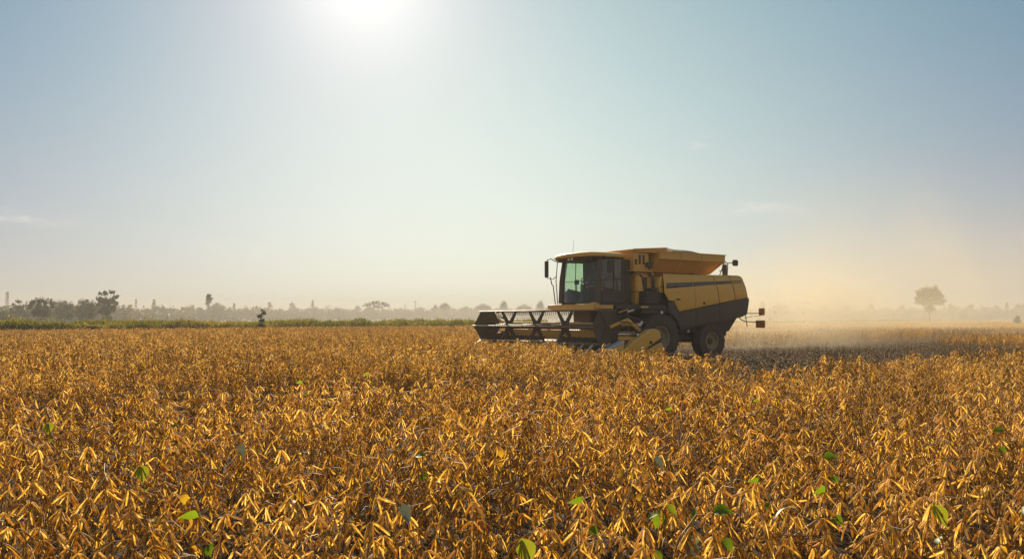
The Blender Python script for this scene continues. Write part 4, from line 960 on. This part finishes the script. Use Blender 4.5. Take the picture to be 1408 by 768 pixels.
mk('umbrella', .85, [(x_, y_, z_, .24, .3, .11) for x_, y_, z_ in ((-.6, 0, .80), (-.3, .2, .88), (0, -.1, .92), (.3, .1, .88), (.58, 0, .78), (-.1, .3, .75), (.2, -.2, .70), (-.4, -.1, .62))], 4200, .020, .65, 8, 4)
mk('loose', .45, [(-.28, 0, .60, .13, .13, .08), (-.30, .1, .76, .12, .12, .07), (-.1, 0, .90, .15, .15, .08), (.12, .1, .93, .12, .12, .06), (.28, 0, .80, .13, .12, .07), (.33, -.1, .63, .12, .12, .08), (0, 0, .68, .18, .18, .12), (-.12, 0, .45, .2, .2, .12), (.18, 0, .48, .18, .18, .12), (.0, 0, .55, .3, .2, .14), (.0, 0, .72, .28, .2, .12), (.0, 0, .3, .25, .2, .12)], 5000, .018, .75, 8, 5)
mk('conifer', .30, [(0, 0, .12 + .1 * k, .24 * (1 - k / 13) + .03, .2 * (1 - k / 9) + .03, .08) for k in range(9)], 2200, .016, .9, 0, 6)
mk('column', .13, [(0, 0, .55, .05, .06, .12), (0, 0, .68, .09, .1, .13), (0, 0, .84, .10, .1, .13), (0, 0, .93, .07, .08, .07)], 2400, .014, .6, 0, 7)
mk('heart', .50, [(-.27, 0, .74, .20, .2, .16), (-.10, .1, .86, .20, .2, .13), (.12, 0, .88, .18, .2, .12), (.28, 0, .76, .20, .2, .16), (-.08, 0, .62, .24, .22, .16), (.14, 0, .58, .20, .2, .16), (-.30, 0, .60, .18, .2, .14), (.31, 0, .60, .18, .2, .14), (.0, 0, .75, .3, .2, .16), (-.02, 0, .42, .17, .2, .12)], 5600, .017, .62, 7, 8, 'foliage_warm')
mk('sparse', .35, [(-.16, 0, .80, .08, .08, .05), (.1, 0, .92, .07, .08, .05), (.2, 0, .7, .08, .08, .05), (0, 0, .55, .14, .12, .08), (-.1, 0, .35, .2, .2, .12), (.15, 0, .3, .2, .2, .12)], 1100, .016, .9, 8, 9)
def w_at(px, D): return (px - 704) / FPX * D
first = {}
def tree(px, top, kind, D, label, group=None, wpx=None, cat='tree'):
    if kind in ('conifer', 'column') and wpx: wpx *= 1.9
    hh = (437 - top) / FPX * D + CAM_Z; x = w_at(px, D)
    cm, tm, hw = KIND[kind]; rr = random.Random(int(px * 7 + D))
    root = empty('tree', (x, D, 0), 0)
    sx = hh if wpx is None else (wpx / 2 / FPX * D) / hw
    root.scale = (sx * rr.choice((-1, 1)), sx, hh)
    for nm, me in (('crown', cm), ('trunk', tm)):
        o = bpy.data.objects.new(nm, me); col.objects.link(o); o.parent = root
    tag(root, label, cat, group)
G1, G2, G3 = 'trees in the hazy line on the left', 'faint trees in the middle of the skyline', 'trees on the skyline right of the dust'
D1 = 128
for px, top, kind, w, D, lb in [
 (-6, 422, 'low', 62, D1, 'low bushy tree cut off by the left edge below the lattice mast'),
 (25, 411, 'loose', 20, D1 + 6, 'small loose-crowned tree just right of the leftmost mast'),
 (38, 421, 'low', 64, D1 + 12, 'low spreading bush tree between the small loose tree and the dark spreading one'),
 (58, 407, 'spread', 40, D1 - 5, 'dark spreading tree with a ragged flat top, second tall one from the left mast'),
 (90, 410, 'dome', 42, D1 + 6, 'round dark tree left of its twin dome, beside the tall feathery tree'),
 (120, 408, 'dome', 38, D1 + 5, 'smooth domed tree touching the tall feathery tree on its left side'),
 (147, 398, 'loose', 38, D1, 'tallest feathery tree with gaps of sky through its crown'),
 (172, 417, 'sparse', 16, D1 + 30, 'thin sparse tree just right of the tall feathery tree'),
 (192, 424, 'low', 34, 215, 'low hazy tree at the foot of the second mast'),
 (212, 411, 'conifer', 7, 215, 'slim pointed conifer right of the second mast'),
 (222, 418, 'low', 22, 215, 'flat hazy tree leaning on the slim conifer'),
 (262, 418, 'low', 36, 235, 'wide flat-domed hazy tree standing alone left of the columnar cypress'),
 (287, 404, 'column', 7, 215, 'tall narrow column-shaped cypress above the hazy trees'),
 (300, 414, 'dome', 26, 230, 'round hazy tree tucked right against the columnar cypress'),
 (322, 416, 'conifer', 6, 255, 'tiny pointed conifer between the cypress and the pale bushes'),
 (336, 419, 'sparse', 20, 270, 'pale sparse tree right of the tiny pointed conifer'),
 (356, 421, 'low', 30, 290, 'pale low tree behind the lone sapling')]: tree(px, top, kind, D, lb, G1, w)
D2 = 360
for px, top, kind, w, D, lb in [
 (371, 415, 'conifer', 9, D2, 'faint pointed conifer right above the sapling in the hedge'),
 (384, 424, 'low', 26, D2 + 20, 'faint low tree between two pointed conifers'),
 (402, 416, 'conifer', 12, D2, 'faint broad conifer rising from a bushy base'),
 (403, 422, 'low', 26, D2 + 5, 'faint bushy tree below the broad conifer'),
 (430, 412, 'conifer', 5, D2, 'needle-thin faint conifer, the sharpest point of the middle skyline'),
 (431, 421, 'low', 30, D2 + 10, 'faint rounded tree at the foot of the needle-thin conifer'),
 (455, 419, 'sparse', 26, D2, 'faint ragged tree with a bristly top'),
 (478, 425, 'low', 26, D2 + 30, 'faint very low tree before the small round pair'),
 (492, 418, 'dome', 12, D2 + 10, 'faint small round tree beside the umbrella-shaped one'),
 (518, 414, 'umbrella', 40, D2 - 10, 'faint umbrella-shaped tree with a flat wide crown'),
 (550, 422, 'low', 22, D2 + 20, 'faint low dome right of the umbrella-shaped tree'),
 (578, 421, 'low', 24, D2 + 20, 'faint low dome left of the taller round pair'),
 (599, 417, 'dome', 11, D2 + 10, 'faint small round tree, left one of the pair'),
 (612, 414, 'dome', 20, D2 + 12, 'faint larger round tree, right one of the pair'),
 (640, 420, 'low', 28, D2 + 30, 'faint ragged low tree left of the reel'),
 (665, 416, 'low', 30, D2 + 25, 'faint wide dome above the left end of the reel'),
 (693, 411, 'dome', 13, D2 + 20, 'faint tall-stemmed round tree above the reel'),
 (720, 417, 'low', 30, D2 + 30, 'faint wide dome above the middle of the reel'),
 (743, 411, 'dome', 13, D2 + 20, 'faint round tree just left of the cab mirror'),
 (757, 419, 'low', 24, D2 + 30, 'faint low tree directly left of the cab')]: tree(px, top, kind, D, lb, G2, w)
for px, top, kind, w, D, lb in [
 (1048, 412, 'dome', 10, 420, 'very faint round tree right behind the rear marker plates'),
 (1072, 417, 'low', 36, 430, 'very faint wide tree in the brightest dust'),
 (1100, 420, 'low', 30, 430, 'very faint low tree in the dust, right of the widest one'),
 (1132, 418, 'low', 18, 420, 'faint small dome left of centre in the dust haze'),
 (1163, 418, 'low', 16, 420, 'faint small dome right of centre in the dust haze'),
 (1197, 415, 'dome', 14, 410, 'faint upright tree halfway between the combine and the lone tree'),
 (1218, 420, 'low', 14, 410, 'faint low tree two steps left of the lone tree'),
 (1239, 417, 'dome', 14, 400, 'faint round tree just left of the lone tree'),
 (1256, 421, 'low', 16, 400, 'faint low bush tree at the lone tree\'s left foot'),
 (1278, 392, 'heart', 43, 165, 'large lone tree with a broad heart-shaped crown standing in front of the skyline'),
 (1308, 417, 'low', 26, 370, 'wide low dome just right of the lone tree'),
 (1333, 416, 'dome', 17, 360, 'round-topped tree two domes right of the lone tree'),
 (1323, 426, 'low', 14, 260, 'small brown bush tree in front of the round-topped tree'),
 (1350, 417, 'dome', 6, 360, 'tiny round tree right of the round-topped tree'),
 (1370, 418, 'low', 14, 350, 'low dome left of the small pointed tree'),
 (1384, 415, 'conifer', 7, 350, 'small pointed tree near the right edge'),
 (1402, 416, 'low', 24, 340, 'dark wide tree cut by the right edge')]: tree(px, top, kind, D, lb, G3 if kind != 'heart' else None, w)
tree(1398, 431.5, 'dome', 190, 'small dark round bush standing alone at the field edge, far right', None, 9, 'bush') if False else None
b_h = (437 - 432) / FPX * 120 + CAM_Z
cm, tm, hw = KIND['dome']; root = empty('bush', (w_at(1398, 125), 125, 0)); root.scale = (.95, .95, b_h)
for nm, me in (('foliage', cm), ('stem', tm)): o = bpy.data.objects.new(nm, me); col.objects.link(o); o.parent = root
tag(root, 'small dark round bush standing alone in the crop at the far right', 'bush')

# the continuous low wood behind them
rr = random.Random(3); bl = []
for k in range(260):
    px = -120 + k * (1660 / 259); t = px / 1408
    D = (168 + max(0, px - 120) * .38) if px < 700 else (390 - (px - 700) * .12)
    top = 424.5 + 2.5 * noise.noise(Vector((px * .03, 0, 0))) + (-3.0 if px < 170 else 0) + (2 if 1050 < px < 1250 else 0)
    hh = (437 - top) / FPX * D + CAM_Z
    bl.append((w_at(px, D), D + rr.uniform(-6, 6), hh * .52, rr.uniform(4, 7.5), 4, hh * .48))
me = crown_mesh('treeline', bl, 90000, .42, 5, M['foliage']); o = bpy.data.objects.new('treeline', me); col.objects.link(o)
tag(o, 'low continuous wood fading into the haze below the taller trees', 'wood', kind='stuff')

# rough green strip along the field's far edge
def strip(name, n, m, h0, h1, wmin, wmax, size, seed, xr, zlo=0.0, dens=None):
    rr = random.Random(seed); V, Fc = [], []
    while len(Fc) < n:
        # pick evenly in picture width so the nearer part is finer
        px = rr.uniform(*xr); q = (px - 704) / FPX; D = (51 + 1.107 * 33) / (1 - 1.107 * q)
        if D > 330 or D < 0: continue
        off = rr.uniform(wmin, wmax); x, y = q * D - off * .74 * .2, D + off
        cl = .5 + .5 * noise.noise(Vector((x * .22, y * .22, 0))) ; c2 = noise.noise(Vector((x * .8, y * .8, 4)))
        H_ = h0 + (h1 - h0) * cl + .30 * c2 + (.35 * rr.random() if rr.random() < .04 else 0)
        z = zlo + (H_ - zlo) * rr.random() ** .6
        s_ = size * rr.uniform(.6, 1.4) * max(1, D / 80)
        a = Vector((rr.gauss(0, 1), rr.gauss(0, 1), rr.gauss(0, .5))).normalized(); up = Vector((rr.gauss(0, .5), rr.gauss(0, .5), 1)).normalized(); c = Vector((x, y, z)); i = len(V)
        V += [tuple(c - a * s_ * .35), tuple(c + a * s_ * .35), tuple(c + a * s_ * .1 + up * s_), tuple(c - a * s_ * .1 + up * s_)]; Fc.append((i, i + 1, i + 2, i + 3))
    me = bpy.data.meshes.new(name); me.from_pydata(V, [], Fc); me.materials.append(m); o = bpy.data.objects.new(name, me); col.objects.link(o); return o
o = strip('undergrowth', 90000, M['hedge'], .80, 1.50, 2.0, 8, .13, 8, (-80, 760)); tag(o, 'rough olive green scrub and tall grass bordering the far side of the field', 'scrub', kind='stuff')
o = strip('tall_grass', 26000, M['hedge'], .45, 1.0, 0, 14, .16, 9, (740, 1500)); tag(o, 'low green grass strip along the far right field edge', 'grass', kind='stuff')
# dark rounded bushes at the foot of the scrub
bush_me = []
for k in range(4):
    bush_me.append(crown_mesh('bush', dome(60 + k, 6, .95, .25, 1.0, .42) + dome(70 + k, 5, .8, .1, .6, .4), 2600, .05, 80 + k, M['hedge_dark']))
st_me = trunk_mesh(.6, .04, 5, 12)
BL = ['dark bush at the left edge of the scrub strip', 'wide dark bush under the lattice mast', 'dark bush below the ragged spreading tree', 'long dark bush left of the twin domed trees',
      'dark low bush under the twin domed trees', 'darkest rounded bush right below the tall feathery tree', 'second dark bush right of the tall feathery tree', 'dark bush below the second mast',
      'dark bush near the slim conifer', 'wide dark bush below the flat-domed hazy tree', 'dark bush under the columnar cypress', 'small dark bush left of the sapling', 'dark bush at the sapling\'s foot',
      'small dark bush standing by itself at the field edge right of the sapling', 'low bush far along the strip, short of the reel']
for (px, wpx, hz), lb in zip([(6, 26, 1.0), (32, 34, .95), (58, 30, .9), (84, 34, 1.0), (108, 22, .95), (128, 26, 1.15), (160, 20, 1.0), (180, 16, 1.1), (205, 24, .95), (236, 30, 1.1), (286, 22, 1.0), (338, 20, 1.0), (359, 15, 1.35), (452, 16, .95), (560, 14, .9)], BL):
    q = (px - 704) / FPX; D = (51 + 1.107 * 33) / (1 - 1.107 * q) + .5
    root = empty('bush', (q * D, D, 0)); w_ = wpx / 2 / FPX * D; root.scale = (w_, min(w_, 1.1), hz)
    for nm, me in (('foliage', bush_me[px % 4]), ('stem', st_me)): o = bpy.data.objects.new(nm, me); col.objects.link(o); o.parent = root
    tag(root, lb, 'bush', 'dark bushes at the foot of the scrub')
# the sapling that sticks out of the scrub
q = (360 - 704) / FPX; D = (51 + 1.107 * 33) / (1 - 1.107 * q) + 1.6
root = empty('sapling', (q * D, D, 0)); cm = crown_mesh('sapling_crown', [(-.16, 0, 1.68, .26, .2, .20), (.16, 0, 1.95, .26, .2, .18), (.05, 0, 2.20, .14, .1, .14), (.0, 0, 1.35, .30, .25, .22)], 700, .045, 5, M['foliage'])
b = MB(); b.tube([(0, 0, 0), (.03, 0, 1.2), (0, 0, 2.2)], [.04, .03, .012], 6); b.tube([(.03, 0, 1.3), (.22, 0, 2.0)], [.02, .01], 5); b.tube([(.02, 0, 1.2), (-.14, 0, 1.75)], [.02, .01], 5)
o = bpy.data.objects.new('crown', cm); col.objects.link(o); o.parent = root; b.build('trunk', M['bark'], root)
tag(root, 'lone young tree poking up out of the green scrub left of centre', 'tree')
for px, top, D, wm, lb in [(10, 401, 330, 1.1, 'lattice mast at the far left, rising above the first trees'), (187, 411, 420, .9, 'slim lattice mast between the feathery tree and the slim conifer'), (571, 413, 560, .7, 'very faint thin mast in the middle of the skyline'), (557, 418, 560, .7, 'shorter very faint mast left of the thin one')]:
    hh = (437 - top) / FPX * D + CAM_Z; root = empty('lattice_mast', (w_at(px, D), D, 0))
    b = MB(); w_ = wm / 2
    for sx_ in (-1, 1):
        for sy_ in (-1, 1): b.tube([(sx_ * w_, sy_ * w_, 0), (sx_ * w_ * .6, sy_ * w_ * .6, hh)], [.12, .10], 4)
    b.build('frame', M['mast'], root)
    b = MB(); nseg = int(hh / 1.2)
    for k in range(nseg):
        z0, z1 = hh * k / nseg, hh * (k + 1) / nseg; f0, f1 = w_ * (1 - .4 * k / nseg), w_ * (1 - .4 * (k + 1) / nseg); d_ = 1 if k % 2 else -1
        b.tube([(-f0 * d_, -f0, z0), (f1 * d_, -f1, z1)], .07, 4); b.tube([(-f0 * d_, f0, z0), (f1 * d_, f1, z1)], .07, 4); b.tube([(-f0, -f0 * d_, z0), (-f1, f1 * d_, z1)], .07, 4); b.tube([(f0, -f0 * d_, z0), (f1, f1 * d_, z1)], .07, 4)
    b.build('bracing', M['mast'], root); tag(root, lb, 'mast')


# ------------------------------------------------------------------ haze, ground mist and dust (all lit by the sun and the sky)
def vol_box(name, x0, x1, y0, y1, z0, z1, colr, dens, aniso):
    b = MB(); b.box(x0, x1, y0, y1, z0, z1); m = bpy.data.materials.new(name); m.use_nodes = True; t = m.node_tree; t.nodes.clear()
    pv = N(t, 'ShaderNodeVolumePrincipled'); pv.inputs['Color'].default_value = (*colr, 1); pv.inputs['Density'].default_value = dens; pv.inputs['Anisotropy'].default_value = aniso
    out = N(t, 'ShaderNodeOutputMaterial'); t.links.new(pv.outputs[0], out.inputs['Volume'])
    o = b.build(name, m); return o, m, pv
HAZE_D = .0012
hz, hzm, hzv = vol_box('haze', -900, 900, -30, 950, -1.2, 24, (.56, .54, .50), HAZE_D, .08); tag(hz, 'thin dusty haze hanging over the whole field', 'haze', kind='stuff')
ms, msm, msv = vol_box('mist', -800, 700, 108, 800, -.9, 5.0, (.64, .60, .53), .0030, .1); tag(ms, 'low bright mist lying along the foot of the far trees', 'mist', kind='stuff')
# dust blown off the back of the combine
def dust(name, c, rad, rz, dens, seed, label, nsc=.35, colr=(.88, .76, .54)):
    bm = bmesh.new(); bmesh.ops.create_icosphere(bm, subdivisions=3, radius=1.0); me = bpy.data.meshes.new(name); bm.to_mesh(me); bm.free()
    o = bpy.data.objects.new(name, me); col.objects.link(o); o.location = c; o.scale = rad; o.rotation_euler = (0, 0, rz)
    m = bpy.data.materials.new(name); m.use_nodes = True; t = m.node_tree; t.nodes.clear(); me.materials.append(m)
    tc_ = N(t, 'ShaderNodeTexCoord'); L = N(t, 'ShaderNodeVectorMath', operation='LENGTH'); t.links.new(tc_.outputs['Object'], L.inputs[0])
    fall = N(t, 'ShaderNodeMapRange', inp={1: 1.0, 2: .05, 3: 0.0, 4: 1.0}, interpolation_type='SMOOTHSTEP'); t.links.new(L.outputs['Value'], fall.inputs[0])
    g_ = N(t, 'ShaderNodeNewGeometry'); nz_ = N(t, 'ShaderNodeTexNoise', inp={'Scale': nsc, 'Detail': 3.0, 'Roughness': .55, 'Distortion': .6}); t.links.new(g_.outputs['Position'], nz_.inputs[0])
    nr = N(t, 'ShaderNodeMapRange', inp={1: .34, 2: .66, 3: .05, 4: 1.7}); t.links.new(nz_.outputs[0], nr.inputs[0])
    d = mathn(t, 'MULTIPLY', mathn(t, 'MULTIPLY', mathn(t, 'POWER', fall.outputs[0], 1.3), nr.outputs[0]), dens)
    pv = N(t, 'ShaderNodeVolumePrincipled'); pv.inputs['Color'].default_value = (*colr, 1); pv.inputs['Anisotropy'].default_value = .12; t.links.new(d, pv.inputs['Density'])
    out = N(t, 'ShaderNodeOutputMaterial'); t.links.new(pv.outputs[0], out.inputs['Volume']); tag(o, label, 'dust', kind='stuff'); return o
def wl(u, v): return (OX + HX * u + NX * v, OY + HY * u + NY * v)
x, y = wl(-13.0, -3.2); dust('dust_cloud', (x, y, 1.7), (10, 5.8, 4.2), R(33), .15, 1, 'golden dust boiling up behind the rear of the combine')
x, y = wl(-34, -8); dust('dust_drift', (x + 2, y, 2.2), (30, 21, 12), R(25), .026, 2, 'thin golden dust drifting away over the cut strip', .12)
# bits of chaff in the air behind the chopper
rr = random.Random(5); b = MB()
for k in range(3200):
    u = -4.2 - abs(rr.gauss(0, 2.0)); v = rr.gauss(.2, 1.1); z = .5 + rr.random() * (.6 + .35 * abs(u + 4.4)); z = min(z, 2.2)
    x, y = wl(u, v); c = Vector((x, y, z)); a = Vector((rr.gauss(0, 1), rr.gauss(0, 1), rr.gauss(0, 1))).normalized(); d = a.orthogonal().normalized(); s_ = rr.uniform(.006, .026)
    b.add([c - a * s_, c + d * s_ * .4, c + a * s_, c - d * s_ * .4], [(0, 1, 2, 3)])
tag(b.build('chaff', M['straw']), 'bits of chaff and straw flying behind the combine', 'chaff', kind='stuff')
